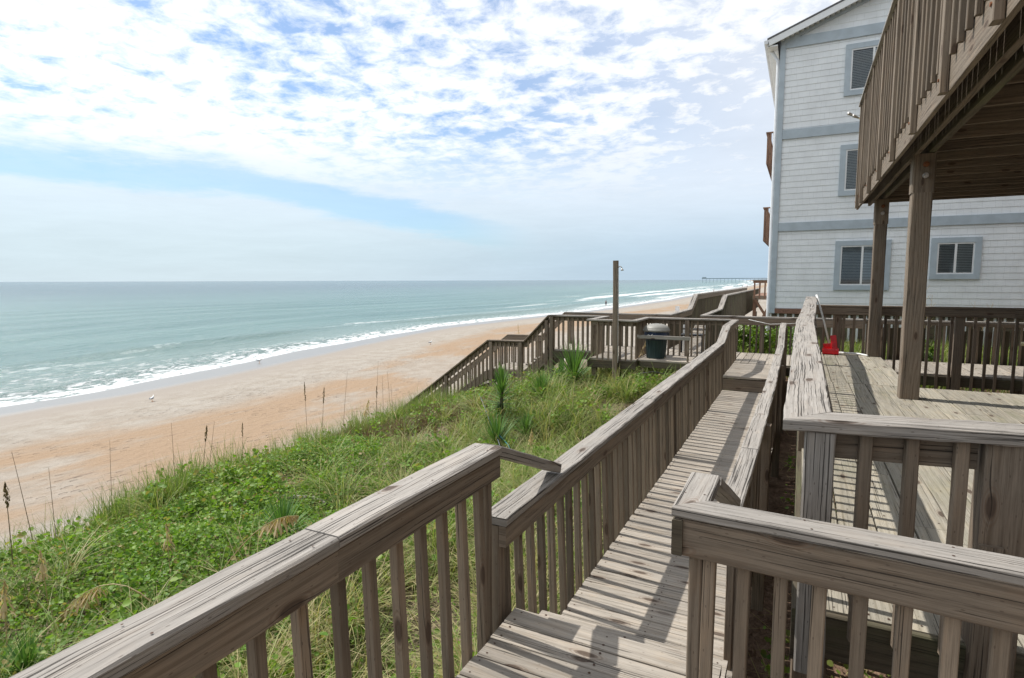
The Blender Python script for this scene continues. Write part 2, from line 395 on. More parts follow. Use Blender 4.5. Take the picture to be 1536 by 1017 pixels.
def grid_mesh(name, xs, ys, fz, fuv, mat):
    X, Y = np.meshgrid(xs, ys) if xs.ndim == 1 else (xs, ys)
    Z = fz(X, Y); n, m = X.shape
    vv = np.stack([X, Y, Z], -1).reshape(-1, 3)
    i = np.arange(n-1)[:, None]*m+np.arange(m-1)[None]; i = i.ravel()
    F = np.stack([i, i+1, i+m+1, i+m], -1)
    me = bpy.data.meshes.new(name); me.from_pydata(vv.tolist(), [], F.tolist())
    U = fuv(X, Y).reshape(-1, 2); uvl = me.uv_layers.new(name='UVMap')
    uvl.data.foreach_set('uv', U[F.ravel()].astype(np.float32).ravel())
    me.materials.append(mat); me.polygons.foreach_set('use_smooth', np.ones(len(F), dtype=bool)); me.update()
    return link(name, me)

def sand_mat():
    m, t, b = new_mat('beach_sand')
    uv = t.node('ShaderNodeUVMap', uv_map='UVMap'); d, yy, _ = t.sep(uv.outputs[0])
    geo = t.node('ShaderNodeNewGeometry'); pos = geo.outputs['Position']
    pxx, pyy, pzz = t.sep(pos)
    n1 = t.noise(t.comb(t.m('MULTIPLY', d, .10), t.m('MULTIPLY', yy, .045)), 1.0, 4, .55)
    n2 = t.noise(t.comb(t.m('MULTIPLY', d, .5), t.m('MULTIPLY', yy, .2)), 1.0, 5, .6)
    dw = t.m('ADD', d, t.m('MULTIPLY', t.m('SUBTRACT', n1, .5), 8.0))
    dw = t.m('ADD', dw, t.m('MULTIPLY', t.m('SUBTRACT', n2, .5), 4.0))
    orange = t.m('MULTIPLY', t.ss(dw, 12.0, 16.0), t.ss(dw, 25.5, 22.0))
    gapn = t.noise(t.comb(t.m('MULTIPLY', d, .16), t.m('MULTIPLY', yy, .075), 6.0), 1.0, 5, .6)
    orange = t.m('MULTIPLY', orange, t.ss(t.m('SUBTRACT', gapn, t.m('MULTIPLY', t.m('MULTIPLY', t.ss(yy, 27, 33), t.ss(yy, 44, 38)), .16)), .36, .50, .15, 1.0))
    streak = t.noise(t.comb(t.m('MULTIPLY', d, 1.6), t.m('MULTIPLY', yy, .25)), 1.0, 5, .65)
    orange = t.m('MULTIPLY', orange, t.ss(streak, .25, .5, .55, 1))
    pale = t.ss(t.noise(pos, .8, 6, .65), .3, .7)
    col = t.mix(pale, (.29, .25, .205), (.36, .325, .28))
    col = t.mix(orange, col, (.315, .222, .145))
    damp = t.ss(t.m('ADD', d, t.m('MULTIPLY', t.m('SUBTRACT', n2, .5), 3.0)), 10.0, 4.5)
    col = t.mix(damp, col, (.285, .25, .215))
    wet = t.ss(t.m('ADD', d, t.m('MULTIPLY', t.m('SUBTRACT', n1, .5), 4.0)), 5.0, 3.0)
    col = t.mix(wet, col, (.21, .20, .185))
    # footprints and shell litter
    fp = t.vor(t.comb(t.m('MULTIPLY', pxx, 2.2), t.m('MULTIPLY', pyy, 1.5)), 1.0)
    fpm = t.m('MULTIPLY', t.ss(fp, .20, .12), t.ss(t.noise(pos, .22, 3), .50, .58))
    fpm = t.m('MULTIPLY', fpm, t.ss(d, 8, 12))
    dash = t.noise(t.comb(t.m('MULTIPLY', d, 3.6), t.m('MULTIPLY', yy, .55), 3.3), 1.0, 3, .5)
    dashm = t.m('MULTIPLY', t.ss(dash, .66, .72, 0, .6), t.m('MULTIPLY', t.ss(d, 11, 15), t.ss(t.noise(pos, .12, 2), .42, .55)))
    col = t.mix(t.m('MAXIMUM', dashm, t.m('MULTIPLY', fpm, .22)), col, (.17, .12, .09))
    sp = t.ss(t.noise(pos, 34, 4, .7), .62, .72, 0, .35)
    sp = t.m('MULTIPLY', sp, t.ss(d, 5, 9))
    col = t.mix(sp, col, (.19, .13, .09))
    # litter and humus where plants root
    veg = t.m('MULTIPLY', t.ss(pxx, -10.6, -9.6), t.ss(pyy, 24, 18))
    bare = t.ss(t.noise(pos, .85, 4, .6), .60, .66)
    litter = t.mix(t.ss(t.noise(pos, 18, 5, .7), .35, .65), (.085, .07, .042), (.25, .195, .13))
    litter = t.mix(bare, litter, (.40, .35, .28))
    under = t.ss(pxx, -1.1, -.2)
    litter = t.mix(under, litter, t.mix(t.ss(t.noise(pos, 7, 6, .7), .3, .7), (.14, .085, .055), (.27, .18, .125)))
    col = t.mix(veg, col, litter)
    t.put(b.inputs['Base Color'], col)
    t.put(b.inputs['Roughness'], t.m('SUBTRACT', .92, t.m('MULTIPLY', wet, .58)))
    t.put(b.inputs['Specular IOR Level'], t.m('ADD', .2, t.m('MULTIPLY', wet, .5)))
    h = t.m('ADD', t.m('MULTIPLY', t.noise(pos, 2.6, 6, .6), 1.0), t.m('MULTIPLY', t.noise(pos, 22, 4), .18))
    h = t.m('SUBTRACT', h, t.m('MULTIPLY', fpm, .5))
    h = t.m('MULTIPLY', h, t.m('SUBTRACT', 1.0, t.m('MAXIMUM', wet, t.m('MULTIPLY', damp, .8))))
    t.put(b.inputs['Normal'], t.bump(h, .8, .22))
    return m
SAND = sand_mat()
gx = np.concatenate([np.arange(-400, -80, 20), np.arange(-80, -16, .8), np.arange(-16, 4, .22), np.arange(4, 40, 2), [45, 60, 100, 200, 500, 1500, 5000]])
gy = np.concatenate([[-3000, -1000, -400, -150, -80, -50, -35], np.arange(-25, 0, 1.0), np.arange(0, 22, .22), np.arange(22, 120, 1.0), np.geomspace(120, 6000, 90)])
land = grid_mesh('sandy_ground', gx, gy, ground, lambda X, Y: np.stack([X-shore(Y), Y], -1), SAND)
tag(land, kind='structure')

def sea_mat():
    m, t, b = new_mat('sea_water')
    uv = t.node('ShaderNodeUVMap', uv_map='UVMap'); d, yy, _ = t.sep(uv.outputs[0])
    geo = t.node('ShaderNodeNewGeometry'); pos = geo.outputs['Position']
    far = t.ss(d, 20, 420)
    n = t.noise(t.comb(t.m('MULTIPLY', d, .035), t.m('MULTIPLY', yy, .012)), 1.0, 4)
    col = t.mix(t.ss(n, .35, .65), (.07, .152, .138), (.098, .188, .168))
    col = t.mix(far, col, (.05, .10, .112))
    shallow = t.ss(d, 26, 2)
    col = t.mix(t.m('MULTIPLY', shallow, .6), col, (.22, .27, .24))
    # breaking foam: lace near the edge, broken lines farther out
    warp = t.m('MULTIPLY', t.m('SUBTRACT', t.noise(t.comb(0.0, t.m('MULTIPLY', yy, .055)), 1.0, 4, .6), .5), 11.0)
    ds = t.m('ADD', d, warp)
    lace = t.noise(t.comb(t.m('MULTIPLY', d, 1.1), t.m('MULTIPLY', yy, .5)), 1.5, 7, .68, .6)
    lace2 = t.vor(t.comb(t.m('MULTIPLY', d, 1.0), t.m('MULTIPLY', yy, .5)), 1.6)
    edge = t.m('MULTIPLY', t.ss(d, .0, .6), t.ss(t.m('SUBTRACT', t.m('ADD', d, t.m('MULTIPLY', warp, .7)), t.ss(yy, 48, 18, 0, 5.5)), 9.0, 4.5))
    edge = t.m('MULTIPLY', edge, t.ss(t.m('ADD', t.m('MULTIPLY', lace, 1.0), t.m('MULTIPLY', t.ss(d, 6, 0), .20)), .51, .63))
    lip = t.m('MULTIPLY', t.m('MULTIPLY', t.ss(d, .0, .25), t.ss(d, 2.6, 1.0)), t.ss(lace, .38, .52, .25, .9))
    roller = t.m('MULTIPLY', t.ss(ds, 13.0, 15.5), t.ss(ds, 18.5, 16.0))
    roller = t.m('MULTIPLY', roller, t.ss(t.noise(t.comb(t.m('MULTIPLY', d, .25), t.m('MULTIPLY', yy, .03), 5.0), 1.0, 5, .6), .50, .62))
    roller = t.m('MULTIPLY', roller, t.ss(lace, .42, .6))
    farb = t.m('MULTIPLY', t.ss(yy, 90, 200), t.m('MULTIPLY', t.ss(d, 2, 8), t.ss(d, 55, 22)))
    farb = t.m('MULTIPLY', farb, t.ss(t.noise(t.comb(t.m('MULTIPLY', d, .11), t.m('MULTIPLY', yy, .008), 2.0), 1.0, 4, .6), .48, .56))
    caps = t.m('MULTIPLY', t.ss(t.noise(t.comb(t.m('MULTIPLY', d, .35), t.m('MULTIPLY', yy, .16), 8.0), 1.0, 6, .7), .715, .75), t.ss(d, 15, 30))
    foam = t.m('MAXIMUM', t.m('MAXIMUM', edge, lip), t.m('MAXIMUM', roller, t.m('MAXIMUM', farb, t.m('MULTIPLY', caps, .8))), clamp=True)
    col = t.mix(foam, col, (.66, .68, .68))
    t.put(b.inputs['Base Color'], col)
    t.put(b.inputs['Roughness'], t.m('ADD', .20, t.m('MULTIPLY', foam, .5)))
    b.inputs['IOR'].default_value = 1.33
    t.put(b.inputs['Specular IOR Level'], t.m('SUBTRACT', .42, t.m('MULTIPLY', foam, .3)))
    w1 = t.noise(t.comb(t.m('MULTIPLY', d, .30), t.m('MULTIPLY', yy, .07)), 1.0, 5, .6, .4)
    w2 = t.noise(pos, .9, 5, .62)
    w3 = t.noise(pos, 4.5, 4, .6)
    h = t.m('ADD', t.m('MULTIPLY', w1, 1.3), t.m('ADD', t.m('MULTIPLY', w2, .75), t.m('MULTIPLY', w3, .16)))
    h = t.m('ADD', h, t.m('MULTIPLY', foam, .12))
    t.put(b.inputs['Normal'], t.bump(h, .8, .75))
    return m
dd = np.concatenate([np.arange(0, 40, .5), np.arange(40, 120, 2), np.geomspace(120, 30000, 60)])
sy = np.concatenate([-np.geomspace(4000, 60, 14), np.arange(-50, 120, 1.0), np.geomspace(120, 30000, 120)])
DD, YY = np.meshgrid(-dd[::-1], sy); XX = shore(YY)+DD+1.0+.8*np.sin(YY*.12)*sstep(-DD, 14, 0)+.5*np.sin(YY*.37+1)*sstep(-DD, 14, 0)
def seaz(X, Y):
    D = -DD; a = 1.1*np.sin(Y*.045)+1.5*np.sin(Y*.021+2)
    zc = .42*np.exp(-((D-15-a*1.8)/1.5)**2)*(.35+.65*sstep(vnoise(Y*0, Y, .035, 5), .3, .7))
    zc += .20*np.exp(-((D-4-a*.7)/1.1)**2)*sstep(D, 1, 3)
    zc += .14*np.sin(D*.42+a*.6+.2*np.sin(Y*.1))*sstep(D, 20, 34)*sstep(-D, -400, -150)
    return -5.31+zc+.06*sstep(D, 2, 6)-.22*(1-sstep(D, 0, 2.2))
sea = grid_mesh('sea', XX, YY, seaz, lambda X, Y: np.stack([-DD, Y], -1), sea_mat()); tag(sea, kind='structure')

# ------------------------------------------------------------------ railings, decks
def baluster_mesh(L, wdt=.036, lean=0.0, mat=None, long=False):
    b = MB(); b.board((0, 0, 0), (0, lean, -L), wdt, wdt, up=(0, 1, 0), seg=.3, ch=.003, jit=.0008)
    return b.mesh('baluster', mat or W_BAL)
def railing(label, path, inn, drop, name='wooden_railing', group='weathered wooden railings', fascia=.10, capw=.14, bsp=.14, balw=.036,
            lean=.03, posts=(), skip=(), capmat=None, sidemat=None, balmat=None, seg=.3, jit=.0016, postw=.09, bow=.0, phase=.5, cat='railing', postdrop=None, capth=.038):
    P = [V(*p) for p in path]; n = len(P)
    th = empty(name, tuple(P[0]-V(0, 0, drop)), label, cat, group)
    D = [nrm(P[i+1]-P[i]) for i in range(n-1)]
    H = [nrm(V(d[0], d[1], 0)) for d in D]; LN = [V(-h[1], h[0], 0)*inn for h in H]
    def off(o, dz):
        out = []
        for i in range(n):
            a = LN[max(i-1, 0)]; b = LN[min(i, n-2)]; bis = nrm(a+b); k = 1/max(.35, float(np.dot(bis, a)))
            out.append(P[i]+bis*k*o+V(0, 0, dz))
        return out
    def nr(i):
        if i == 0 or i == n-1: return None
        return nrm(D[i-1]+D[i])
    Q = off(0, -capth/2); F = off(capw/2-.025, -capth-fascia/2-.0015)
    for i in range(n-1):
        q0, q1 = Q[i].copy(), Q[i+1].copy()
        if 0 < i and np.dot(D[i-1], D[i]) > .99999: q0 += D[i]*.0018
        if i < n-2 and np.dot(D[i+1], D[i]) > .99999: q1 -= D[i]*.0018; q1[2] -= .002
        b = MB(); b.board(q0, q1, capw, capth, seg=seg, jit=jit, ch=.006, n0=nr(i), n1=nr(i+1), bow=bow)
        Ls = float(np.linalg.norm(q1-q0)); sn = .09
        while abs(D[i][2]) < .02 and sn < Ls-.05 and seg < .2:
            for o_ in (-.3, .3):
                c_ = q0+D[i]*(sn+random.uniform(-.02, .02))+LN[i]*capw*(o_+random.uniform(-.04, .04))
                b.disc((c_[0], c_[1], c_[2]+capth/2-.0005), random.uniform(.0028, .0042), 7)
            sn += random.uniform(.36, .46)
        b.build('top_rail', [capmat or W_CAP, NAIL], th)
        if fascia > 0:
            part_board('side_board', sidemat or W_SIDE, th, F[i], F[i+1], .036, fascia, seg=seg, jit=jit*.7, n0=nr(i), n1=nr(i+1))
    bo = capw/2-.025-.018-balw/2-.001
    me = None
    for i in range(n-1):
        if i in skip: continue
        hl = float(np.linalg.norm((P[i+1]-P[i])[:2])); ln = LN[i]
        if me is None:
            mes = [baluster_mesh(drop-.05, balw, lean, balmat) for _ in range(3)]; me = True
        k = int(hl/bsp)
        for j in range(k):
            s = (j+phase)*bsp
            if s > hl-.03: continue
            p = P[i]+(P[i+1]-P[i])*(s/hl)+ln*bo-V(0, 0, capth+.012+abs(D[i][2])*.03)
            o = link('baluster', mes[(j*7+i) % 3], th, p); o.rotation_euler.z = math.atan2(ln[1], ln[0])-math.pi/2+random.uniform(-.02, .02)
            o.rotation_euler.x = random.uniform(-.006, .006); o.rotation_euler.y = random.uniform(-.006, .006)
    po = capw/2-.025-.018-postw/2-.002
    for (i, s, zb) in posts:
        hl = float(np.linalg.norm((P[i+1]-P[i])[:2])); p = P[i]+(P[i+1]-P[i])*(s/hl)+LN[i]*po
        b = MB(); b.board((0, 0, -capth-.006-abs(D[i][2])*.05), (0, 0, zb-p[2]), postw, postw, up=(LN[i][0], LN[i][1], 0), seg=.3, jit=.001, ch=.005)
        link('post', b.mesh('post', sidemat or W_SIDE), th, p)
    return th
def planks(b, along, a0, a1, c0, c1, z, pitch=.1475, gap=.007, th=.036, joists=.6, ragged=.006, maxlen=None, tone=None):
    k = int(round((c1-c0)/pitch)); pitch = (c1-c0)/k
    for i in range(k):
        c = c0+(i+.5)*pitch
        cuts = [a0]
        if maxlen:
            s = a0+random.uniform(.4, 1)*maxlen
            while s < a1-.5: cuts.append(s); s += maxlen
        cuts.append(a1)
        for q in range(len(cuts)-1):
            e0 = cuts[q]+(.002 if q else random.uniform(-ragged, ragged)); e1 = cuts[q+1]-(.002 if q < len(cuts)-2 else random.uniform(-ragged, ragged))
            zz_ = z-th/2+random.uniform(-.0015, .0015); wd = pitch-gap+random.uniform(-.002, .002)
            if along == 'x': b.board((e0, c, zz_), (e1, c, zz_), wd, th, seg=.5, jit=.001, ch=.004)
            else: b.board((c, e0, zz_), (c, e1, zz_), wd, th, seg=.5, jit=.001, ch=.004)
        L = a1-a0; nj = max(1, int(round(L/joists)))
        for j in range(nj+1):
            s = a0+.035+(L-.07)*j/nj
            for o in (-.035, .035):
                so_ = s+random.uniform(-.008, .008); co = c+o+random.uniform(-.006, .006)
                if along == 'x': b.disc((so_, co, z), .004+random.random()*.003)
                else: b.disc((co, so_, z), .004+random.random()*.003)
def sup(th, x, y, z1, s=.12, mat=None, name='support_post'):
    zg = float(ground(x, y))-.3
    part_board(name, mat or W_SIDE, th, (x, y, z1), (x, y, zg), s, s, up=(0, 1, 0), jit=.0015, ch=.006)

# nearest landing, with its steps
t1 = empty('landing_deck', (-.7, .6, 0), 'nearest plank landing with two steps down, shadow patterned boards at the bottom of the picture', 'deck', 'plank decks')
b = MB()
planks(b, 'x', -1.155, -.23, 1.83, 2.352, .37, pitch=.13)
planks(b, 'x', -1.155, 1.3, -1.7, 1.83, .37)
b.build('deck_boards', [W_DECK, NAIL], t1)
b = MB(); planks(b, 'x', -1.165, -.23, 2.36, 2.675, .185, pitch=.157); b.build('step', [W_DECK, NAIL], t1)
for (yy_, z0, z1) in ((2.338, .19, .33), (2.661, .005, .148)):
    part_board('step_riser', W_SIDE, t1, (-1.15, yy_, (z0+z1)/2), (-.235, yy_, (z0+z1)/2), .03, z1-z0)
part_board('rim_board', W_SIDE, t1, (-1.168, -1.7, .22), (-1.168, 2.33, .22), .034, .22)
part_board('rim_board', W_SIDE, t1, (-.23, 1.80, .22), (1.3, 1.80, .22), .034, .22)
for x_, y_ in ((-1.1, -1.2), (-1.1, 1.6), (-.3, 1.6), (1.1, 1.6)): sup(t1, x_, y_, .3, .09)
# boardwalk
t2 = empty('boardwalk', (-.7, 6, 0), 'narrow plank boardwalk running away between two railings, a cap shadow along its right side', 'boardwalk', 'plank decks')
b = MB(); planks(b, 'x', -1.165, -.225, 2.68, 10.60, 0, joists=.42); b.build('deck_boards', [W_DECK, NAIL], t2)
for x_ in (-1.12, -.70, -.27): part_board('joist', W_DARK, t2, (x_, 2.7, -.125), (x_, 10.6, -.125), .036, .175)
for y_ in (3.2, 5.6, 8.0, 10.4):
    for x_ in (-1.06, -.32): sup(t2, x_, y_, -.045, .09)
# raised landing with riser at its far end
t3 = empty('raised_landing', (-.7, 11.5, 0), 'raised plank landing at the far end of the boardwalk, one tall step up', 'deck', 'plank decks')
b = MB(); planks(b, 'x', -1.165, -.22, 10.60, 12.38, .25); b.build('deck_boards', [W_DECK, NAIL], t3)
for z_ in (.148, .052): part_board('step_riser', W_SIDE, t3, (-1.16, 10.615, z_), (-.225, 10.615, z_), .03, .095 if z_ < .1 else .1)
for x_ in (-1.1, -.3): sup(t3, x_, 12.2, .2, .09)
# cross walkway and beach platform
t4 = empty('beach_platform', (-3.4, 13.6, 0), 'plank platform above the dune where the boardwalk meets the beach stairs, sunlit pale boards', 'deck', 'plank decks')
b = MB(); planks(b, 'y', 12.42, 14.25, -1.19, 6.4, .25, joists=.6)
planks(b, 'y', 13.02, 14.32, -5.50, -1.20, .25, joists=.6)
planks(b, 'x', -4.08, -3.06, 11.92, 13.0, .25)
b.build('deck_boards', [W_DECK, NAIL], t4)
for (a, c_) in (((-5.5, 13.0, .13), (-4.09, 13.0, .13)), ((-4.1, 13.0, .13), (-4.1, 11.9, .13)), ((-4.1, 11.9, .13), (-3.05, 11.9, .13)), ((-3.04, 12.98, .13), (-1.2, 12.98, .13)),
               ((-.2, 12.40, .13), (6.4, 12.40, .13)), ((-5.5, 14.34, .13), (6.4, 14.30, .13)), ((-5.52, 13.0, .13), (-5.52, 14.32, .13))):
    part_board('rim_board', W_DARK, t4, a, c_, .036, .17)
for x_, y_ in ((-5.2, 13.1), (-5.2, 14.2), (-4.0, 12.05), (-3.2, 14.2), (-2.1, 13.1), (-1.3, 13.1), (-.4, 14.1), (1.2, 12.6), (3.4, 12.6), (5.6, 12.6)): sup(t4, x_, y_, .13, .11)
# bin shelf
t5 = empty('plank_shelf', (-2.5, 12.4, .2), 'weathered plank shelf hung outside the platform railing, carrying the bin', 'shelf')
b = MB()
for k, (yc, x1_) in enumerate(((12.16, -1.75), (12.40, -1.9), (12.64, -2.0), (12.86, -2.0))): b.board((-3.03, yc, .235), (x1_, yc, .235), .225, .036, jit=.002)
b.build('shelf_boards', W_DECK, t5)
part_board('cleat', W_DARK, t5, (-3.0, 12.06, .15), (-1.85, 12.06, .15), .036, .13)
part_board('cleat', W_DARK, t5, (-2.0, 12.06, .15), (-2.0, 12.94, .15), .036, .13)
for x_ in (-2.95, -1.95): part_board('support_post', W_SIDE, t5, (x_, 12.11, .08), (x_, 12.11, float(ground(x_, 12.1))-.2), .07, .07, up=(0, 1, 0))
part_board('guard_rail', W_CAP, t5, (-3.06, 12.03, .735), (-1.98, 12.03, .735), .03, .075)
part_board('guard_post', W_SIDE, t5, (-2.02, 12.07, .77), (-2.02, 12.07, .1), .036, .036, up=(0, 1, 0))

# side deck
t6 = empty('side_deck', (2, 5.6, 0), 'wide pale side deck on the right carrying the tall square posts', 'deck', 'plank decks')
b = MB(); planks(b, 'y', 2.62, 8.75, .055, 6.6, .56, pitch=.1885, maxlen=2.45, ragged=.004)
planks(b, 'y', 8.756, 12.25, .06, 1.31, .56, pitch=.19, maxlen=2.3)
b.build('deck_boards', [W_DECKB, NAIL], t6)
part_board('rim_board', W_DARK, t6, (.055, 2.60, .46), (6.6, 2.60, .46), .036, .19)
part_board('rim_board', W_DARK, t6, (.04, 2.62, .42), (.04, 12.25, .42), .036, .23)
part_board('rim_board', W_DARK, t6, (1.33, 8.77, .42), (6.6, 8.77, .42), .036, .2)
part_board('rim_board', W_DARK, t6, (1.33, 8.8, .42), (1.33, 12.25, .42), .036, .2)
part_board('rim_board', W_DARK, t6, (.06, 12.27, .42), (1.31, 12.27, .42), .036, .23)
for x_, y_ in ((.1, 2.8), (2.4, 2.8), (.1, 6), (.1, 9), (1.25, 12.1), (1.4, 8.6), (4, 8.6)): sup(t6, x_, y_, .34, .14)

# railings
railing('nearest left railing in the foreground with a deeply cracked cap, above the grassy dune', [(-1.218, -1.9, 1.203), (-1.218, 1.19, 1.203), (-1.218, 2.19, 1.203)], 1*-1, .98, seg=.13, jit=.0017,
        posts=[(0, .4, .0), (1, .965, -.6)], postw=.055, phase=.33, lean=.035)
tr = empty('sloping_rail', (-1.218, 2.2, .9), 'short sloping board joining the foreground left railing to the lower boardwalk railing', 'rail board', 'sloping boards joining two railings')
part_board('rail_board', W_CAP, tr, (-1.212, 2.197, 1.178), (-1.205, 2.93, .88), .09, .05, seg=.1, jit=.0015)
def rail2():
    return railing('long left railing of the boardwalk, stepping up at the far platform end',
        [(-1.218, 2.24, .852), (-1.218, 5.2, .85), (-1.218, 10.55, .842), (-1.216, 11.4, 1.075), (-1.216, 12.98, 1.09)], -1, 1.02, seg=.14, jit=.002,
        posts=[(0, .05, -.7), (1, 1.1, -.7), (1, 3.6, -.7), (2, .1, -.6), (3, 1.4, -.6)], phase=.62, lean=.035)
rail2()
railing('right railing of the boardwalk, thin cap wandering towards the far step', [(-.262, 2.84, .85), (-.252, 3.92, .85), (-.245, 5.0, .85), (-.247, 7.9, .848), (-.262, 10.5, .852), (-.27, 11.4, 1.07), (-.275, 12.35, 1.09)], 1, 1.02,
        capw=.105, seg=.14, jit=.0022, posts=[(0, .1, -.7), (1, .9, -.7), (3, .4, -.7), (4, .3, -.7), (5, .3, -.6)], phase=.4, lean=0)
tr2 = empty('sloping_rail', (-.27, 2.2, .9), 'short sloping board dropping from the corner of the foreground right railing to the boardwalk rail', 'rail board', 'sloping boards joining two railings')
part_board('rail_board', W_CAP, tr2, (-.285, 2.225, 1.178), (-.262, 2.86, .872), .095, .036, seg=.1, jit=.0015)
fgr = railing('foreground right railing crossing the corner, broad cap and knotty side board facing the viewer', [(1.6, 1.755, 1.203), (.9, 1.815, 1.203), (-.293, 1.893, 1.203), (-.293, 2.212, 1.203)], 1, 1.02, seg=.12, jit=.0015,
        fascia=.125, capw=.105, bsp=.1055, balw=.038, phase=.72, lean=0, skip=(), posts=[(1, 1.175, -.75), (1, .12, -.6), (2, .27, -.75)], postw=.042)
part_board('end_block', W_DARK, fgr, (-.326, 1.838, 1.10), (-.326, 1.90, 1.10), .034, .118, ch=.003)
# side deck: left run + front run share one cap mitred at the corner
sd = railing('side deck railing, very broad cracked cap turning the corner of the deck front', [(2.6, 2.93, 1.40), (.95, 2.645, 1.40), (.045, 2.505, 1.40), (.05, 6.7, 1.487), (.15, 10.5, 1.60), (.17, 12.2, 1.61)], -1, .92,
        capw=.172, fascia=.0, bsp=50, seg=.09, jit=.0028, capth=.048)
H0 = nrm(V(.905, .14, 0)); 
def frontp(s, o=0.0, z=0.0): return V(.045, 2.505, z)+H0*s+V(-H0[1], H0[0], 0)*o
part_board('side_board', W_SIDE, sd, frontp(.10, .01, 1.293), frontp(.56, .01, 1.293), .036, .11, seg=.15)
part_board('side_board', W_SIDE, sd, frontp(.70, .01, 1.293), frontp(2.4, .01, 1.293), .036, .11, seg=.15)
fm = [MB().board((0, 0, 0), (0, 0, -.83), .043, .036, up=(0, 1, 0), seg=.2, jit=.001).mesh('baluster', W_BAL) for _ in range(3)]
for k, s_ in enumerate((.195, .345, .50, .83, .98, 1.13, 1.28, 1.43, 1.58)):
    link('baluster', fm[k % 3], sd, frontp(s_, -.032, 1.35)).rotation_euler.z = math.atan2(H0[1], H0[0])
part_board('post', W_CAP, sd, frontp(.04, -.03, 1.35), frontp(.04, -.03, .37), .105, .09, up=(0, 1, 0), seg=.12, jit=.0015, ch=.006)
part_board('post', W_SIDE, sd, frontp(.64, -.0, 1.35), frontp(.64, .0, .0), .135, .135, up=(0, 1, 0), seg=.12, jit=.0012, ch=.006)
part_board('post', W_SIDE, sd, frontp(.60, -.055, .98), frontp(.60, -.055, .2), .07, .05, up=(0, 1, 0), seg=.2)
for (ya, za), (yb, zb_), xx in (((2.62, 1.355), (6.7, 1.44), .10), ((6.7, 1.44), (10.5, 1.552), .12), ((10.5, 1.552), (12.2, 1.565), .17)):
    part_board('side_board', W_SIDE, sd, (xx+.03, ya, za-.06), (xx+.03 if yb < 7 else xx+.04, yb, zb_-.06), .036, .11)
lm = [MB().board((0, 0, 0), (0, 0, -1.0), .036, .036, up=(0, 1, 0), seg=.3).mesh('baluster', W_BAL) for _ in range(3)]
for k in range(68):
    yy_ = 2.72+k*.14; xx = np.interp(yy_, [2.5, 6.7, 10.5, 12.2], [.10, .11, .185, .21]); zz_ = np.interp(yy_, [2.5, 6.7, 10.5, 12.2], [1.40, 1.487, 1.60, 1.61])
    link('baluster', lm[k % 3], sd, (xx, yy_, zz_-.055))
for yy_ in (5.2, 7.9, 10.5, 12.0):
    xx = float(np.interp(yy_, [2.5, 6.7, 10.5, 12.2], [.07, .08, .16, .18])); zz_ = float(np.interp(yy_, [2.5, 6.7, 10.5, 12.2], [1.40, 1.487, 1.60, 1.61]))
    part_board('post', W_SIDE, sd, (xx, yy_, zz_-.055), (xx, yy_, .2), .09, .09, up=(0, 1, 0))
railing('tall rear railing behind the square posts, side deck end, dark brown side board', [(.2, 12.36, 1.452), (3.2, 12.36, 1.446), (6.6, 12.36, 1.44)], -1, 1.55, bsp=.163, fascia=.135, capw=.12, balw=.042, posts=[(0, .45, -.5), (0, 2.27, -.5), (1, 2.2, -.5)], postw=.11, capmat=W_SIDE, lean=0, phase=.3)
railing('platform railing nearest the viewer with a square bay jutting out over the grass', [(-1.30, 13.03, 1.09), (-3.09, 13.03, 1.09), (-3.09, 11.93, 1.09), (-4.06, 11.93, 1.09), (-4.06, 13.03, 1.09), (-5.47, 13.03, 1.09)], -1, 1.02, bsp=.125, lean=0,
        posts=[(0, .9, -.4), (4, 1.36, -.5)], seg=.4)
railing('near handrail of the beach stairs, stepping down to the dune', [(-5.50, 13.03, 1.085), (-6.16, 13.03, .42), (-7.2, 13.03, .40), (-9.96, 13.03, -1.63), (-12.2, 13.03, -3.27)], -1, .98, bsp=.125, lean=0,
        posts=[(0, .05, -1.4), (1, .1, -2), (1, .95, -2.2), (2, 1.3, -3), (3, .1, -4)], seg=.6, capmat=W_SIDE, fascia=.13)
railing('far handrail of the beach stairs on the sea side', [(-5.60, 14.38, 1.085), (-6.26, 14.38, .44), (-7.3, 14.38, .42), (-10.06, 14.38, -1.61), (-12.3, 14.38, -3.25)], 1, .98, bsp=.125, lean=0,
        posts=[(1, .1, -2), (2, .1, -2.2), (3, .1, -4)], seg=.6, capmat=W_SIDE, fascia=.13)
railing('sea side railing of the platform that turns and climbs along the next boardwalk', [(-5.58, 14.38, 1.09), (-2.86, 14.30, 1.09), (-2.86, 17.2, 1.09), (-2.86, 18.2, 1.50), (-2.86, 24.0, 1.49), (-2.86, 36.0, 1.47)], -1, 1.02, bsp=.135, lean=0,
        posts=[(0, .1, -.5), (0, 1.5, -.5)], seg=.8, fascia=.13, balmat=W_DARK)
railing('inland railing of the next boardwalk that turns along the house side of the cross walkway', [(-2.06, 34.0, 1.47), (-2.06, 18.6, 1.47), (-2.06, 17.5, 1.10), (-2.06, 14.34, 1.09), (-.05, 14.30, 1.085), (1.2, 14.30, 1.085)], -1, 1.02, bsp=.14, lean=0,
        posts=[(3, .05, -.2), (3, 1.3, -.2)], seg=.8, fascia=.16, balmat=W_DARK)
fence = railing('close boarded fence with grey pickets behind the rear railing', [(1.22, 14.36, 1.085), (6.6, 14.36, 1.085)], -1, 1.05, name='picket_fence', bsp=.135, balw=.036, lean=0, seg=.8, fascia=.06, group=None, cat='fence')
fb = MB(); 
for k in range(40):
    if 8 <= k <= 10: continue
    x_ = 1.28+k*.135; fb.board((x_+.05, 14.40, .93-random.random()*.05), (x_+.05, 14.40, -.15), .018, .115, up=(1, 0, 0), jit=.001)
fb.build('pickets', W_DARK, fence)

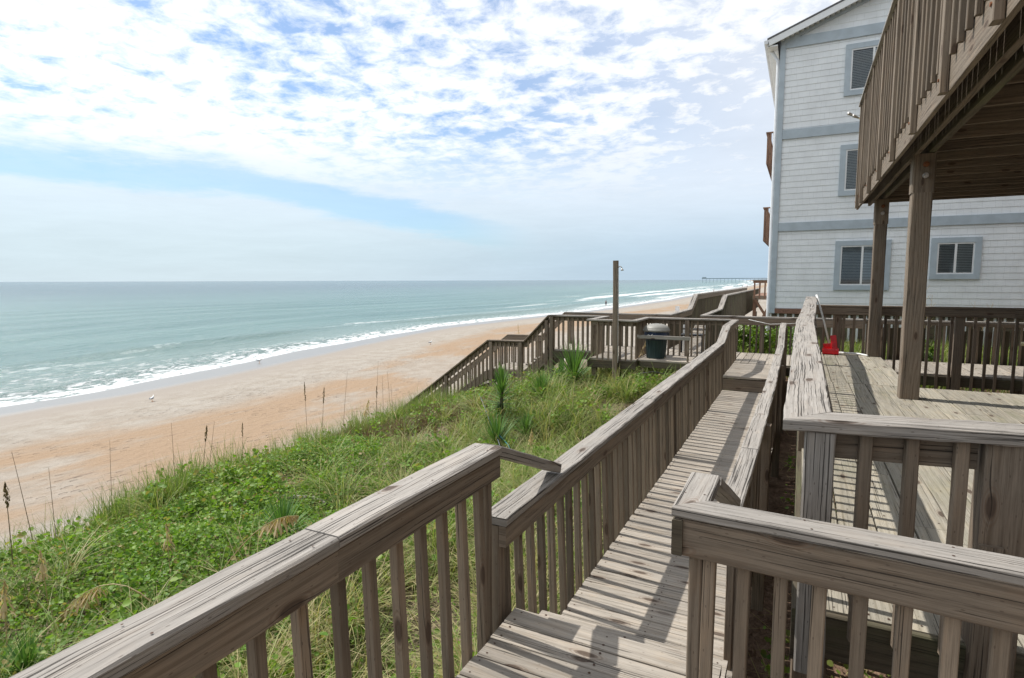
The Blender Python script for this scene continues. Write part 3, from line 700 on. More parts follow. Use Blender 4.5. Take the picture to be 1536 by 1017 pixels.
# beach stairs
st = empty('beach_staircase', (-8, 13.7, -1), 'wooden staircase descending from the platform over the dune to the beach', 'staircase')
b = MB()
for k in range(3): 
    z_ = .25-.15*(k+1); x_ = -5.56-.2*k-.1; b.board((x_, 13.1, z_), (x_, 14.3, z_), .21, .036)
b.build('tread', W_DECK, st)
b = MB(); planks(b, 'y', 13.08, 14.32, -7.2, -6.13, -.35); b.build('landing_boards', [W_DECK, NAIL], st)
b = MB()
for k in range(17):
    x_ = -7.32-.27*k; z_ = -.35-.198*(k+1)
    if x_ > -12.2: b.board((x_, 13.1, z_), (x_, 14.3, z_), .26, .036)
b.build('tread', W_DECK, st)
for y_ in (13.06, 14.34):
    part_board('stringer', W_SIDE, st, (-5.5, y_, .10), (-6.15, y_, -.45), .036, .22)
    part_board('stringer', W_SIDE, st, (-7.18, y_, -.47), (-12.3, y_, -4.22), .036, .22)
    part_board('rim_board', W_SIDE, st, (-6.12, y_, -.45), (-7.2, y_, -.45), .036, .16)
for x_ in (-6.2, -7.1, -9.2): 
    for y_ in (13.14, 14.26): part_board('support_post', W_SIDE, st, (x_, y_, -.38 if x_ > -8 else -1.9), (x_, y_, float(ground(x_, y_))-.4), .09, .09, up=(0, 1, 0))
# next boardwalk floor
t7 = empty('neighbouring_boardwalk', (-2.4, 20, 0), 'second boardwalk running away towards the far brown deck, mostly hidden by its board railings', 'boardwalk', 'plank decks')
b = MB(); planks(b, 'x', -2.83, -2.09, 14.36, 17.2, .25); planks(b, 'x', -2.83, -2.09, 18.2, 36, .65)
b.board((-2.46, 17.2, .23), (-2.46, 18.2, .63), .74, .036); b.build('deck_boards', [W_DECK, NAIL], t7)
for y_ in (16, 18.4, 22, 28, 34):
    for x_ in (-2.75, -2.15): sup(t7, x_, y_, .2, .09)

# ------------------------------------------------------------------ tall posts and upper deck
for (x_, y_, top, lab, wd) in ((1.155, 7.93, 3.30, 'nearer thick square post under the upper deck, rusty bolts near its top', .19), (1.19, 12.02, 3.30, 'farther square post under the upper deck, beside the white pole', .185)):
    p = empty('deck_support_post', (x_, y_, .56), lab, 'post', 'square posts holding the upper deck')
    part_board('shaft', W_SIDE, p, (x_, y_, top-.42), (x_, y_, .563), wd, wd, up=(0, 1, 0), seg=.2, jit=.002, ch=.01)
    part_board('notched_head', W_SIDE, p, (x_, y_, top-.002), (x_, y_, top-.42), wd*.98, wd*1.12, up=(1, 0, 0), seg=.2, jit=.002, ch=.012)
    for zz_ in (top-.12, top-.24):
        b = MB(); b.tube([(x_+.01, y_-wd*.55, zz_), (x_+.01, y_-wd*.55-.022, zz_)], .03, 10); b.tube([(x_+.01, y_-wd*.55-.02, zz_), (x_+.01, y_-wd*.55-.045, zz_)], .017, 6); b.build('bolt', RUST if zz_ > top-.2 else STEEL, p)
ud = empty('upper_deck', (2.5, 7, 3.5), 'upper storey wooden deck overhanging at the top right, dark boards seen from below', 'deck')
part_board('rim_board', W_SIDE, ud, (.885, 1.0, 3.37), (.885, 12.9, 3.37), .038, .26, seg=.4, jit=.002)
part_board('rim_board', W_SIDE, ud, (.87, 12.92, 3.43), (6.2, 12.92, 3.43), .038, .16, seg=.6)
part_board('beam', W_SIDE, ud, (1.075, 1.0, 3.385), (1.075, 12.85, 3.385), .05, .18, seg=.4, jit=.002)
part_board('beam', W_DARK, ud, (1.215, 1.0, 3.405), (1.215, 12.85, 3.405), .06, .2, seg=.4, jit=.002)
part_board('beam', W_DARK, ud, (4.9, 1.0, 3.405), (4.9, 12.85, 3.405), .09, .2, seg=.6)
jm = MB().board((1.26, 0, 0), (6.2, 0, 0), .038, .15, seg=.8, jit=.002).mesh('joist', W_SIDE)  # paler wood than the boards, standing in for light caught on joist edges
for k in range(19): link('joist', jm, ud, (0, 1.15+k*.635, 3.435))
b = MB(); planks(b, 'x', .86, 6.2, 1.0, 12.95, 3.55, gap=.008); b.build('deck_boards', [W_DARK, NAIL], ud)  # underside shade is put into these boards by the dark wood
br = empty('balcony_railing', (.86, 7, 3.3), 'upper deck railing at the top right, long balusters seen from below against the sky', 'railing')
part_board('top_rail', W_CAP, br, (.86, 1.0, 5.12), (.86, 12.55, 5.06), .14, .036, seg=.4)
part_board('top_rail', W_CAP, br, (.93, 12.50, 5.06), (6.2, 12.50, 5.06), .14, .036, seg=.6)
bm_ = [MB().board((0, 0, 0), (0, 0, -1.65), .036, .036, up=(0, 1, 0), seg=.5).mesh('baluster', W_BAL) for _ in range(3)]
pm_ = MB().board((0, 0, 0), (0, 0, -1.84), .085, .05, up=(1, 0, 0), seg=.5).mesh('post', W_SIDE)
ys_ = [12.42, 11.6, 10.35, 9.05, 7.80, 6.45, 5.18, 3.9, 2.6, 1.3]
for i, y_ in enumerate(ys_):
    link('post', pm_, br, (.838, y_, 5.10-.02-(y_ > 9)*.02))
    b = MB(); b.tube([(.866, y_, 3.335), (.805, y_, 3.335)], .012, 6); b.build('bolt', RUST, br)
    if i < len(ys_)-1:
        gap = y_-ys_[i+1]; k = 5 if gap > 1 else 3
        for j in range(1, k+1): link('baluster', bm_[(i+j) % 3], br, (.845, y_-gap*j/(k+1), 5.09))
for k in range(20): link('baluster', bm_[k % 3], br, (1.1+k*.22, 12.5, 5.04)).scale.z = .8
fl = empty('floodlight', (.80, 12.5, 4.82), 'small twin lamp fixed at the end of the upper railing', 'floodlight')
b = MB(); b.tube([(.84, 12.46, 4.80), (.72, 12.46, 4.88)], .012, 8); b.build('arm', YELLOWP, fl)
for dx, dz in ((-.02, .02), (.06, -.03)):
    b = MB(); b.tube([(.74+dx, 12.46, 4.86+dz), (.66+dx, 12.40, 4.89+dz), (.64+dx, 12.38, 4.895+dz)], [.012, .028, .03], 10); b.build('lamp_head', STEEL, fl, True)

oh = empty('sky_blocking_house', (8.5, 2.5, 0), 'unseen weathered house carrying the upper deck, added to block sky light from the right', 'house')  # out of view, added to hold back sky light on the right
part_board('wall', W_SIDE, oh, (6.32, -9, 4.2), (6.32, 13, 4.2), .1, 9.6, seg=30, jit=0)
part_board('wall', W_SIDE, oh, (6.4, 12.95, 4.2), (14, 12.95, 4.2), .1, 9.6, seg=30, jit=0)
part_board('roof', ROOF, oh, (5.9, 2, 9.3), (14, 2, 10.6), 23, .1, seg=30, jit=0)
for y_ in (4.0, 8.0):
    f_ = part_board('window', TRIM, oh, (6.245, y_, 1.5), (6.245, y_, 2.7), 1.4, .04, up=(1, 0, 0), jit=0); part_board('pane', GLASS, f_, (6.22, y_, 1.6), (6.22, y_, 2.6), 1.2, .01, up=(1, 0, 0), jit=0, ch=.001)
# ------------------------------------------------------------------ neighbouring house
HY = 18.5
hs = empty('neighbour_house', (4, HY, 0), 'tall pale grey shingled house with blue grey trim on the right', 'house')
PX = 5.6
def roofz(x): return 8.60+.37*(x+.8) if x < PX else 8.60+.37*(PX+.8)-.37*(x-PX)
b = MB()
b.quad([(-.8, HY+.02, .2), (12, HY+.02, .2), (12, HY+.02, roofz(12)), (PX, HY+.02, roofz(PX)), (-.8, HY+.02, roofz(-.8))])
b.quad([(-.8, HY+.02, .2), (-.8, HY+.02, roofz(-.8)), (-.8, 32, roofz(-.8)), (-.8, 32, .2)])
b.quad([(-.8, 32, .2), (-.8, 32, roofz(-.8)), (PX, 32, roofz(PX)), (12, 32, roofz(12)), (12, 32, .2)])
b.build('wall', SIDING, hs)
b = MB(); zc_ = 1.10
while zc_ < 10.9:
    x0_ = -.78 if zc_ < 8.55 else PX-(roofz(PX)-zc_)/.37+.05
    x1_ = min(12, 2*PX-x0_) if zc_ >= 8.55 else 12
    if x1_-x0_ > .3:
        h_ = .163; s0 = len(b.v); yb = HY-.002; yt = HY+.010
        b.quad([(x0_, yb, zc_), (x1_, yb, zc_), (x1_, yt, zc_+h_), (x0_, yt, zc_+h_)])
        b.quad([(x0_, HY+.02, zc_+.001), (x1_, HY+.02, zc_+.001), (x1_, yb, zc_), (x0_, yb, zc_)])
        xj = x0_+random.random()*.15
        while xj < x1_-.1:
            if xj > x0_+.02: b.quad([(xj, yb-.0012, zc_+.002), (xj+.005, yb-.0012, zc_+.002), (xj+.005, yt-.0012, zc_+h_-.004), (xj, yt-.0012, zc_+h_-.004)], mat=1)
            xj += random.uniform(.11, .28)
    zc_ += .163
SEAM = plain('siding_seam', (.66, .69, .70), .7)
b.build('siding', [SIDING, SEAM], hs)
part_board('corner_board', TRIM, hs, (-.74, HY-.022, .95), (-.74, HY-.022, 8.62), .035, .14, up=(1, 0, 0), jit=0)
for (z0, z1) in ((3.30, 3.54), (5.865, 6.12), (8.33, 8.60)):
    x0_ = -.665
    part_board('trim_band', TRIM, hs, (x0_, HY-.026, (z0+z1)/2), (12, HY-.026, (z0+z1)/2), .04, z1-z0, seg=4, jit=0)
part_board('skirt_board', BRICKY, hs, (-.8, HY-.012, 1.015), (12, HY-.012, 1.015), .05, .14, seg=5, jit=0)
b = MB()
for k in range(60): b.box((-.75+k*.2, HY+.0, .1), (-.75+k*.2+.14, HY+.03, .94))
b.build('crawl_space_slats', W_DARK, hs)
# roof and rake
ro = MB(); OY = HY-.32
for (xa, xb) in ((-1.14, PX), (PX, 12.4)):
    za, zb_ = roofz(xa)+.10, roofz(xb)+.10
    ro.quad([(xa, OY-.03, za), (xb, OY-.03, zb_), (xb, 32.3, zb_), (xa, 32.3, za)])
    ro.quad([(xa, OY-.03, za-.04), (xa, 32.3, za-.04), (xb, 32.3, zb_-.04), (xb, OY-.03, zb_-.04)])
    ro.quad([(xa, OY-.03, za-.04), (xb, OY-.03, zb_-.04), (xb, OY-.03, zb_), (xa, OY-.03, za)])
ro.quad([(-1.14, OY-.03, roofz(-1.14)+.06), (-1.14, OY-.03, roofz(-1.14)+.10), (-1.14, 32.3, roofz(-1.14)+.10), (-1.14, 32.3, roofz(-1.14)+.06)])
ro.build('roof', ROOF, hs)
part_board('rake_board', WTRIM, hs, (-1.10, OY, roofz(-1.10)-.035), (PX, OY, roofz(PX)-.035), .03, .17, seg=5, jit=0)
sf = MB()
k = 0; xx = -.80
while xx < PX:
    sf.box((xx, OY+.02, roofz(xx)-.06), (xx+.085, HY-.0, roofz(xx)-.045)); xx += .12
sf.quad([(-.8, OY, roofz(-.8)-.03), (PX, OY, roofz(PX)-.03), (PX, HY, roofz(PX)-.03), (-.8, HY, roofz(-.8)-.03)])
sf.build('soffit', SOFFIT, hs)
part_board('frieze_board', TRIM, hs, (-.80, HY-.03, roofz(-.80)-.10), (PX, HY-.03, roofz(PX)-.10), .036, .13, seg=5, jit=0)
part_board('fascia_board', WTRIM, hs, (-1.09, OY+.02, roofz(-1.1)-.05), (-1.09, 32.2, roofz(-1.1)-.05), .03, .18, seg=9, jit=0)
gt = MB(); gt.board((-1.165, OY-.04, roofz(-1.15)-.0), (-1.165, 32.3, roofz(-1.15)-.0), .10, .10, seg=9, jit=0, ch=.02)
gt.build('gutter', GUTTER, hs)
ds = MB(); ds.tube([(-1.12, HY+.15, 8.45), (-1.0, HY+.1, 8.30), (-.86, HY+.06, 8.05), (-.855, HY+.05, 7.8), (-.855, HY+.05, .22), (-.87, HY-.02, .10)], .045, 8)
ds.build('downspout', GUTTER, hs)
part_board('soffit_return', WTRIM, hs, (-1.0, HY-.3, 8.37), (-1.0, 32, 8.37), .26, .03, seg=9, jit=0)
SCREEN = bpy.data.materials.new('dark_insect_screen'); SCREEN.use_nodes = True; t_ = NT(SCREEN.node_tree)
_a = t_.node('ShaderNodeBsdfDiffuse'); _a.inputs[0].default_value = (.03, .035, .04, 1); _b = t_.node('ShaderNodeBsdfTransparent'); _m = t_.node('ShaderNodeMixShader'); _m.inputs[0].default_value = .22; _o = t_.node('ShaderNodeOutputMaterial')
t_.l.new(_b.outputs[0], _m.inputs[1]); t_.l.new(_a.outputs[0], _m.inputs[2]); t_.l.new(_m.outputs[0], _o.inputs[0])
def window(x0, x1, z0, z1, slide=True):
    tw = .135; f = None
    b = MB(); yo = HY-.035
    b.box((x0, yo-.02, z1-tw), (x1, yo+.03, z1)); b.box((x0, yo-.02, z0), (x1, yo+.03, z0+tw))
    b.box((x0, yo-.018, z0+tw), (x0+tw, yo+.03, z1-tw)); b.box((x1-tw, yo-.018, z0+tw), (x1, yo+.03, z1-tw))
    wn = b.build('window', TRIM, hs)
    a0, a1, c0, c1 = x0+tw, x1-tw, z0+tw, z1-tw; s = .035
    b = MB(); ya, yb = HY-.040, HY-.012
    b.box((a0, ya, c1-s), (a1, yb, c1)); b.box((a0, ya, c0), (a1, yb, c0+s)); b.box((a0, ya, c0+s), (a0+s, yb, c1-s)); b.box((a1-s, ya, c0+s), (a1, yb, c1-s))
    if slide: b.box(((a0+a1)/2-.025, ya-.004, c0+s), ((a0+a1)/2+.025, yb, c1-s))
    b.build('frame', WTRIM, wn)
    b = MB(); b.quad([(a0+s, HY-.022, c0+s), (a1-s, HY-.022, c0+s), (a1-s, HY-.022, c1-s), (a0+s, HY-.022, c1-s)]); b.build('pane', GLASS, wn)
    b = MB(); b.quad([(a0, HY-.0065, c0), (a1, HY-.0065, c0), (a1, HY-.0065, c1), (a0, HY-.0065, c1)], mat=1)
    zz_ = c0+s+.01
    while zz_ < c1-s-.02:
        b.quad([(a0+s+.006, HY-.0145, zz_), (a1-s-.006, HY-.0145, zz_), (a1-s-.006, HY-.009, zz_+.032), (a0+s+.006, HY-.009, zz_+.032)]); zz_ += .042
    b.build('blind', [BLIND, DARKROOM], wn)
    if slide:
        b = MB(); b.quad([(a0+s, HY-.026, c0+s), ((a0+a1)/2-.025, HY-.026, c0+s), ((a0+a1)/2-.025, HY-.026, c1-s), (a0+s, HY-.026, c1-s)]); b.build('insect_screen', SCREEN, wn)
window(.795, 2.10, 1.63, 2.98); window(2.98, 4.03, 1.92, 2.99)
window(.795, 2.10, 4.20, 5.56); window(.80, 2.10, 6.84, 8.17); window(3.4, 4.7, 4.20, 5.56)
window(6.5, 8.0, 1.63, 2.98)
for nm, z0, z1, ya, yb in (('upper', 5.50, 6.46, 20.0, 26), ('lower', 3.13, 4.18, 20.0, 26)):
    bl = link('balcony', MB().board((-.98, ya, z0+.06), (-.98, yb, z0+.06), .34, .10, seg=5).mesh('balcony', W_RED), hs)
    part_board('top_rail', W_RED, bl, (-1.13, ya-.04, z1-.02), (-1.13, yb, z1-.02), .10, .036)
    part_board('top_rail', W_RED, bl, (-1.08, ya, z1-.02), (-.81, ya, z1-.02), .08, .036)
    bb = MB()
    for k in range(44): bb.board((-1.13, ya+.02+k*.137, z1-.04), (-1.13, ya+.02+k*.137, z0), .035, .06, up=(0, 1, 0), seg=9)
    for k in range(3): bb.board((-1.05+k*.1, ya, z1-.04), (-1.05+k*.1, ya, z0), .06, .035, up=(0, 1, 0), seg=9)
    bb.build('balusters', W_RED, bl)
# brown deck beyond
bd = empty('brown_deck', (-1.4, 27, 0), 'reddish brown wooden deck with braces at the far end of the boardwalk railings', 'deck')
part_board('top_rail', W_CAP, bd, (-1.82, 26, 1.90), (.3, 26, 1.93), .14, .04); part_board('side_board', W_RED, bd, (-1.80, 26.02, 1.83), (.3, 26.02, 1.86), .04, .10)
b = MB()
for k in range(9): b.board((-1.74+k*.2, 26.04, 1.9), (-1.74+k*.2, 26.04, 1.15), .06, .05, up=(0, 1, 0), seg=9)
b.build('balusters', W_RED, bd)
part_board('deck_edge', W_SIDE, bd, (-1.8, 26.05, 1.18), (.3, 26.05, 1.18), .05, .16); 
b = MB(); planks(b, 'y', 26.1, 32, -1.8, .3, 1.26); b.build('deck_boards', [W_RED, NAIL], bd)
for x_ in (-1.72, -1.1): part_board('support_post', W_RED, bd, (x_, 26.1, 1.1), (x_, 26.1, -.6), .13, .13, up=(0, 1, 0))
part_board('brace', W_RED, bd, (-1.7, 26.0, 1.1), (-1.2, 26.0, .3), .05, .1); part_board('brace', W_RED, bd, (-1.05, 26.0, 1.1), (-1.5, 26.0, .1), .05, .1)

# ------------------------------------------------------------------ things on the decks
bn = empty('trash_can', (-2.75, 12.45, .253), 'dark green ribbed trash can with pale domed lid and navy bag on the shelf', 'trash can')
b = MB(); b.lathe((-2.75, 12.45, .255), [(.195, 0), (.20, .02), (.205, .1), (.235, .5), (.24, .53)], 48, flute=.012); b.build('body', GREEN_P, bn)
b = MB(); b.lathe((-2.75, 12.45, .255), [(.243, .40), (.262, .41), (.268, .50), (.262, .56), (.272, .585), (.268, .60)], 40, flute=.008); b.build('bag', BAG, bn, True)
b = MB(); b.lathe((-2.75, 12.45, .255), [(.275, .575), (.285, .59), (.285, .612), (.272, .622), (.265, .65), (.23, .69), (.14, .725), (.05, .738), (.01, .74)], 40); b.build('lid', LID, bn, True)
b = MB()
for (dx, dz, sx_, ang) in ((-.13, .505, .03, .5), (-.08, .50, .03, -.4), (-.04, .51, .025, .9), (.10, .47, .028, .6), (.14, .47, .028, -.6), (.18, .475, .025, .1)):
    y_ = -math.sqrt(max(0, .272**2-dx*dx)); c_ = V(-2.75+dx, 12.45+y_-.004, .255+dz); u_ = V(math.cos(ang), 0, math.sin(ang))*sx_
    b.board(c_-u_, c_+u_, .004, .012, ch=.001, jit=0)
b.build('bag_lettering', CLOTH_C, bn)
sp_ = empty('shower_post', (-3.46, 11.76, 0), 'tall weathered post with a small shower head, standing by the bay of the platform', 'shower')
part_board('post', W_SIDE, sp_, (-3.48, 11.80, 2.33), (-3.45, 11.80, -.9), .10, .10, up=(0, 1, 0), seg=.2, jit=.0022, ch=.012)
b = MB(); b.tube([(-3.43, 11.77, 2.17), (-3.385, 11.76, 2.21), (-3.35, 11.75, 2.20), (-3.33, 11.75, 2.16)], .01, 8); b.tube([(-3.33, 11.75, 2.165), (-3.325, 11.75, 2.12)], [.012, .032], 10)
b.build('shower_head', STEEL, sp_, True)
b = MB(); b.tube([(-3.41, 11.755, 2.17), (-3.395, 11.75, 1.2), (-3.39, 11.75, .2)], .009, 6); b.build('pipe', STEEL, sp_)
# dustpan on the side deck
dp = empty('dustpan', (.52, 12.0, .56), 'red long handled dustpan standing on the side deck, white handle leaning on the broad cap', 'dustpan')
b = MB(); b.board((.40, 12.02, .62), (.66, 12.0, .62), .20, .10, ch=.02, seg=.06, jit=.006); b.board((.42, 12.1, .66), (.62, 12.08, .70), .06, .16, ch=.015, jit=.004); b.board((.60, 12.03, .60), (.56, 12.1, .90), .10, .05, up=(0, 1, 0), ch=.01, jit=.004)
b.build('pan', RED, dp)
b = MB(); b.tube([(.50, 12.02, .76), (.39, 12.06, 1.2), (.255, 12.1, 1.645)], .017, 10); b.build('handle', WHITE, dp, True)
b = MB(); b.tube([(.66, 12.14, .585), (.88, 12.13, .583), (.98, 12.11, .58), (1.07, 11.98, .578), (1.10, 11.90, .578)], .017, 10); bb = b.build('white_pole', WHITE, None, True)
tag(bb, 'white bent pole lying on the side deck between the red dustpan and the far post', 'pole')
b = MB(); b.tube([(3.28, 12.2, .86), (3.62, 12.2, .87)], .035, 10); tag(b.build('plastic_pipe', YELLOWP, None, True), 'short yellowed plastic pipe seen through the rear railing at the right edge', 'pipe')
# bench at platform
bc = empty('wooden_bench', (-2.35, 13.9, .25), 'small dark bench on the platform seen through the railing, right of the bin', 'bench')
b = MB(); b.board((-2.45, 13.75, .66), (-1.95, 13.75, .66), .3, .04); b.build('seat', BLACK, bc)
b = MB(); b.board((-2.45, 13.92, .78), (-1.95, 13.92, .78), .04, .045); b.board((-2.45, 13.92, .90), (-1.95, 13.92, .90), .04, .045); b.build('backrest', W_CAP, bc)
for x_ in (-2.43, -1.97): part_board('leg', BLACK, bc, (x_, 13.64, .64), (x_, 13.64, .253), .04, .04, up=(0, 1, 0)); part_board('leg', WHITE, bc, (x_, 13.92, .95), (x_, 13.92, .253), .04, .04, up=(0, 1, 0))

# ------------------------------------------------------------------ plants
def strip_mesh(name, verts, faces, tone, dry, mat):
    me = bpy.data.meshes.new(name)
    nv = len(verts); me.vertices.add(nv); me.vertices.foreach_set('co', np.asarray(verts, np.float32).ravel())
    F = np.asarray(faces, np.int32); nf, k = F.shape
    me.loops.add(nf*k); me.loops.foreach_set('vertex_index', F.ravel()); me.polygons.add(nf)
    me.polygons.foreach_set('loop_start', np.arange(0, nf*k, k, dtype=np.int32))
    a = me.attributes.new('tone', 'FLOAT', 'FACE'); a.data.foreach_set('value', np.asarray(tone, np.float32))
    a = me.attributes.new('dry', 'FLOAT', 'FACE'); a.data.foreach_set('value', np.asarray(dry, np.float32))
    me.materials.append(mat); me.update(calc_edges=True); me.validate(); return me
def blades(base, h, w, lean, az, curve, tone, dry, nseg=4, face_az=None):
    n = len(base); T = np.linspace(0, 1, nseg+1)
    dx, dy = np.cos(az), np.sin(az)
    fa = az+np.pi/2 if face_az is None else face_az
    wx, wy = np.cos(fa), np.sin(fa)
    vs = []
    for t in T:
        a = lean+curve*t
        # integrate a curve bending outwards
        r = h*(np.sin(lean)*t+(np.cos(lean)*curve)*t*t*.5)
        zz_ = h*(np.cos(lean)*t-(np.sin(lean)*curve)*t*t*.5-.10*curve*curve*t*t*t)
        ww = w*(1-t**1.7)*.5+w*.04
        c = np.stack([base[:, 0]+dx*r, base[:, 1]+dy*r, base[:, 2]+zz_], -1)
        o = np.stack([wx*ww, wy*ww, np.zeros(n)], -1)
        vs.append(c-o); vs.append(c+o)
    VV = np.stack(vs, 1).reshape(-1, 3); k = 2*(nseg+1); b0 = np.arange(n)[:, None]*k
    F = np.concatenate([b0+np.array([2*i, 2*i+1, 2*i+3, 2*i+2])[None] for i in range(nseg)], 1).reshape(-1, 4)
    return VV, F, np.repeat(tone, nseg), np.repeat(dry, nseg)
def merge(parts):
    V_, F_, T_, D_ = [], [], [], []; o = 0
    for (v, f, t, d) in parts: V_.append(v); F_.append(f+o); T_.append(t); D_.append(d); o += len(v)
    return np.concatenate(V_), np.concatenate(F_), np.concatenate(T_), np.concatenate(D_)
def visible(X, Y): return (Y > -.36*X*1.0-1.2) & (X < -1.35)
def sample(n, x0, x1, y0, y1):
    X = rng.uniform(x0, x1, n); Y = rng.uniform(y0, y1, n); return X, Y
def bare(X, Y):    # patches of open sand
    a = np.exp(-(((X+6.1)/.75)**2+((Y-8.5)/.75)**2)); a += 1.2*np.exp(-(((X+7.5)/.55)**2+((Y-11.1)/.5)**2)); a -= 1.0*np.exp(-(((X+5.4)/1.2)**2+((Y-3.0)/1.2)**2))
    return np.clip(a+.8*(vnoise(X, Y, .9, 9) > .78), 0, 1)
# short turf and mid grass everywhere
P = []
X, Y = sample(100000, -10.6, -1.3, .2, 20)
keep = visible(X, Y) & (rng.random(len(X)) > .93*bare(X, Y)) & (rng.random(len(X)) < np.where(Y > 14.5, .35, 1))
right = np.maximum(sstep(X, -6.8, -4.0)*sstep(Y, 4.0, 6.5), sstep(X, -4.3, -3.0))        # long grass below the boardwalk
keep &= rng.random(len(X)) < .30+.70*np.maximum(right, sstep(-X, 7.2, 8.6))
X, Y = X[keep], Y[keep]; right = right[keep]; n = len(X)
tuft = vnoise(X, Y, 1.6, 4)
h = (.13+.20*rng.random(n)*tuft*1.5+.24*right*rng.random(n))*(1-.25*sstep(-X, 8.6, 9.8))
dry = np.where(rng.random(n) < .20+.28*vnoise(X, Y, .9, 6), rng.uniform(.4, 1, n), rng.uniform(0, .3, n))
base = np.stack([X, Y, ground(X, Y)-.02], -1)
P.append(blades(base, h, rng.uniform(.005, .010, n), rng.uniform(.05, .7, n), rng.uniform(0, 6.28, n)+0*right, rng.uniform(.2, 1.3, n)+.5*right, rng.random(n), dry))
# tussocks of long arching blades
nt = 900; tx, ty = sample(nt, -7.4, -1.4, 1.0, 13)
k = visible(tx, ty) & (rng.random(nt) < .10+.90*np.maximum(sstep(ty, 4.5, 7)*sstep(tx, -6.6, -4.0), .9*sstep(tx, -4.2, -3.0))) & (rng.random(nt) > 1.1*bare(tx, ty)); tx, ty = tx[k], ty[k]; nb = 55
X = np.repeat(tx, nb)+rng.normal(0, .045, len(tx)*nb); Y = np.repeat(ty, nb)+rng.normal(0, .045, len(tx)*nb); n = len(X)
base = np.stack([X, Y, ground(X, Y)-.02], -1)
hh = np.repeat(rng.uniform(.35, .85, len(tx)), nb)*rng.uniform(.6, 1.1, n)
tdry = np.repeat(rng.random(len(tx))**2*.55+.35*sstep(tx, -4.2, -3.0)*sstep(-ty, -6, -4), nb); ttone = np.repeat(rng.random(len(tx)), nb)
P.append(blades(base, hh, rng.uniform(.006, .010, n)*(1+.07*np.clip(Y-4, 0, 9)), rng.uniform(.05, .6, n), rng.uniform(0, 6.28, n), rng.uniform(.5, 2.1, n), .7*ttone+.3*rng.random(n), np.where(rng.random(n) < .12+tdry, rng.uniform(.4, 1, n), rng.uniform(0, .25, n)), 5))
# upright crest grass
nt = 900; tx = rng.uniform(-10.3, -7.4, nt); ty = rng.uniform(1.5, 15, nt); k = (vnoise(tx, ty, 1.1, 8) > .38); tx, ty = tx[k], ty[k]; nb = 38
X = np.repeat(tx, nb)+rng.normal(0, .07, len(tx)*nb); Y = np.repeat(ty, nb)+rng.normal(0, .07, len(tx)*nb); n = len(X)
base = np.stack([X, Y, ground(X, Y)-.02], -1)
P.append(blades(base, np.repeat(rng.uniform(.22, .80, len(tx))**1.0, nb)*rng.uniform(.5, 1.1, n), rng.uniform(.006, .011, n), rng.uniform(.0, .38, n), rng.uniform(0, 6.28, n), rng.uniform(.1, .9, n), np.repeat(rng.random(len(tx)), nb)*.5+rng.random(n)*.25, np.where(rng.random(n) < .18, .7, rng.uniform(0, .15, n))))
v, f, tn_, dr_ = merge(P)
g1 = link('dune_grass', strip_mesh('dune_grass', v, f, tn_, dr_, F_GRASS)); tag(g1, 'long green and straw coloured grass covering the dune left of the boardwalk', 'grass', kind='stuff')
# creeper leaves
def leaves(X, Y, zoff, r, tone, dry, Z=None):
    n = len(X); Z = ground(X, Y) if Z is None else Z
    c = np.stack([X, Y, Z+zoff], -1)
    th_ = np.arccos(rng.uniform(.35, 1, n)); ph = rng.uniform(0, 6.28, n)
    N = np.stack([np.sin(th_)*np.cos(ph), np.sin(th_)*np.sin(ph), np.cos(th_)], -1)
    a = np.cross(N, np.stack([np.cos(ph*3.1), np.sin(ph*3.1), .2*np.ones(n)], -1)); a /= np.linalg.norm(a, axis=1)[:, None]
    bb_ = np.cross(N, a)
    fold = .25
    pts = [(0, -1, 0), (0, -.1, 0), (0, 1, 0), (.75, .45, fold), (.85, -.45, fold), (-.75, .45, fold), (-.85, -.45, fold)]
    VV = np.stack([c+a*(p[0]*r)[:, None]+bb_*(p[1]*r)[:, None]+N*(p[2]*r)[:, None] for p in [(np.full(n, q[0]), np.full(n, q[1]), np.full(n, q[2])) for q in pts]], 1).reshape(-1, 3)
    b0 = np.arange(n)[:, None]*7
    F = np.concatenate([b0+np.array([0, 4, 3, 1])[None], b0+np.array([1, 3, 2, 2])[None]*1, b0+np.array([0, 1, 5, 6])[None]], 1)
    F = np.concatenate([b0+np.array([0, 4, 3, 2])[None], b0+np.array([0, 2, 5, 6])[None]], 1).reshape(-1, 4)
    return VV, F, np.repeat(tone, 2), np.repeat(dry, 2)
X, Y = sample(420000, -10.0, -1.35, .1, 15)
cover = (.22+.78*(1-sstep(X, -6.8, -4.0)*sstep(Y, 4.0, 6.5)))*(1-.82*sstep(X, -4.3, -3.0)); patch = np.maximum(sstep(vnoise(X, Y, 1.1, 12)*.6+vnoise(X, Y, 3.3, 13)*.4, .36, .54), .85*np.exp(-(((X+5.6)/1.5)**2+((Y-3.2)/1.4)**2)))
k = visible(X, Y) & (rng.random(len(X)) < cover*(.08+.92*patch)) & (rng.random(len(X)) > .93*bare(X, Y)) & (rng.random(len(X)) > sstep(-X, 8.9, 9.9))
X, Y = X[k], Y[k]; n = len(X)
zo = .02+rng.random(n)**1.3*(.10+.20*vnoise(X, Y, 2.4, 14))
v, f, tn_, dr_ = leaves(X, Y, zo, rng.uniform(.009, .024, n)*(1+.3*(rng.random(n) > .9)), rng.random(n)**1.3*.75+.25*vnoise(X, Y, 1.5, 15), np.where(rng.random(n) < .05+.12*(1-patch[k]), .8, rng.uniform(0, .15, n)))
WX, WY = sample(950, -9.0, -1.5, 1.0, 12.8); k = visible(WX, WY) & (vnoise(WX, WY, .8, 31) > .45) & (rng.random(950) > bare(WX, WY)); WX, WY = WX[k], WY[k]; nl = 26
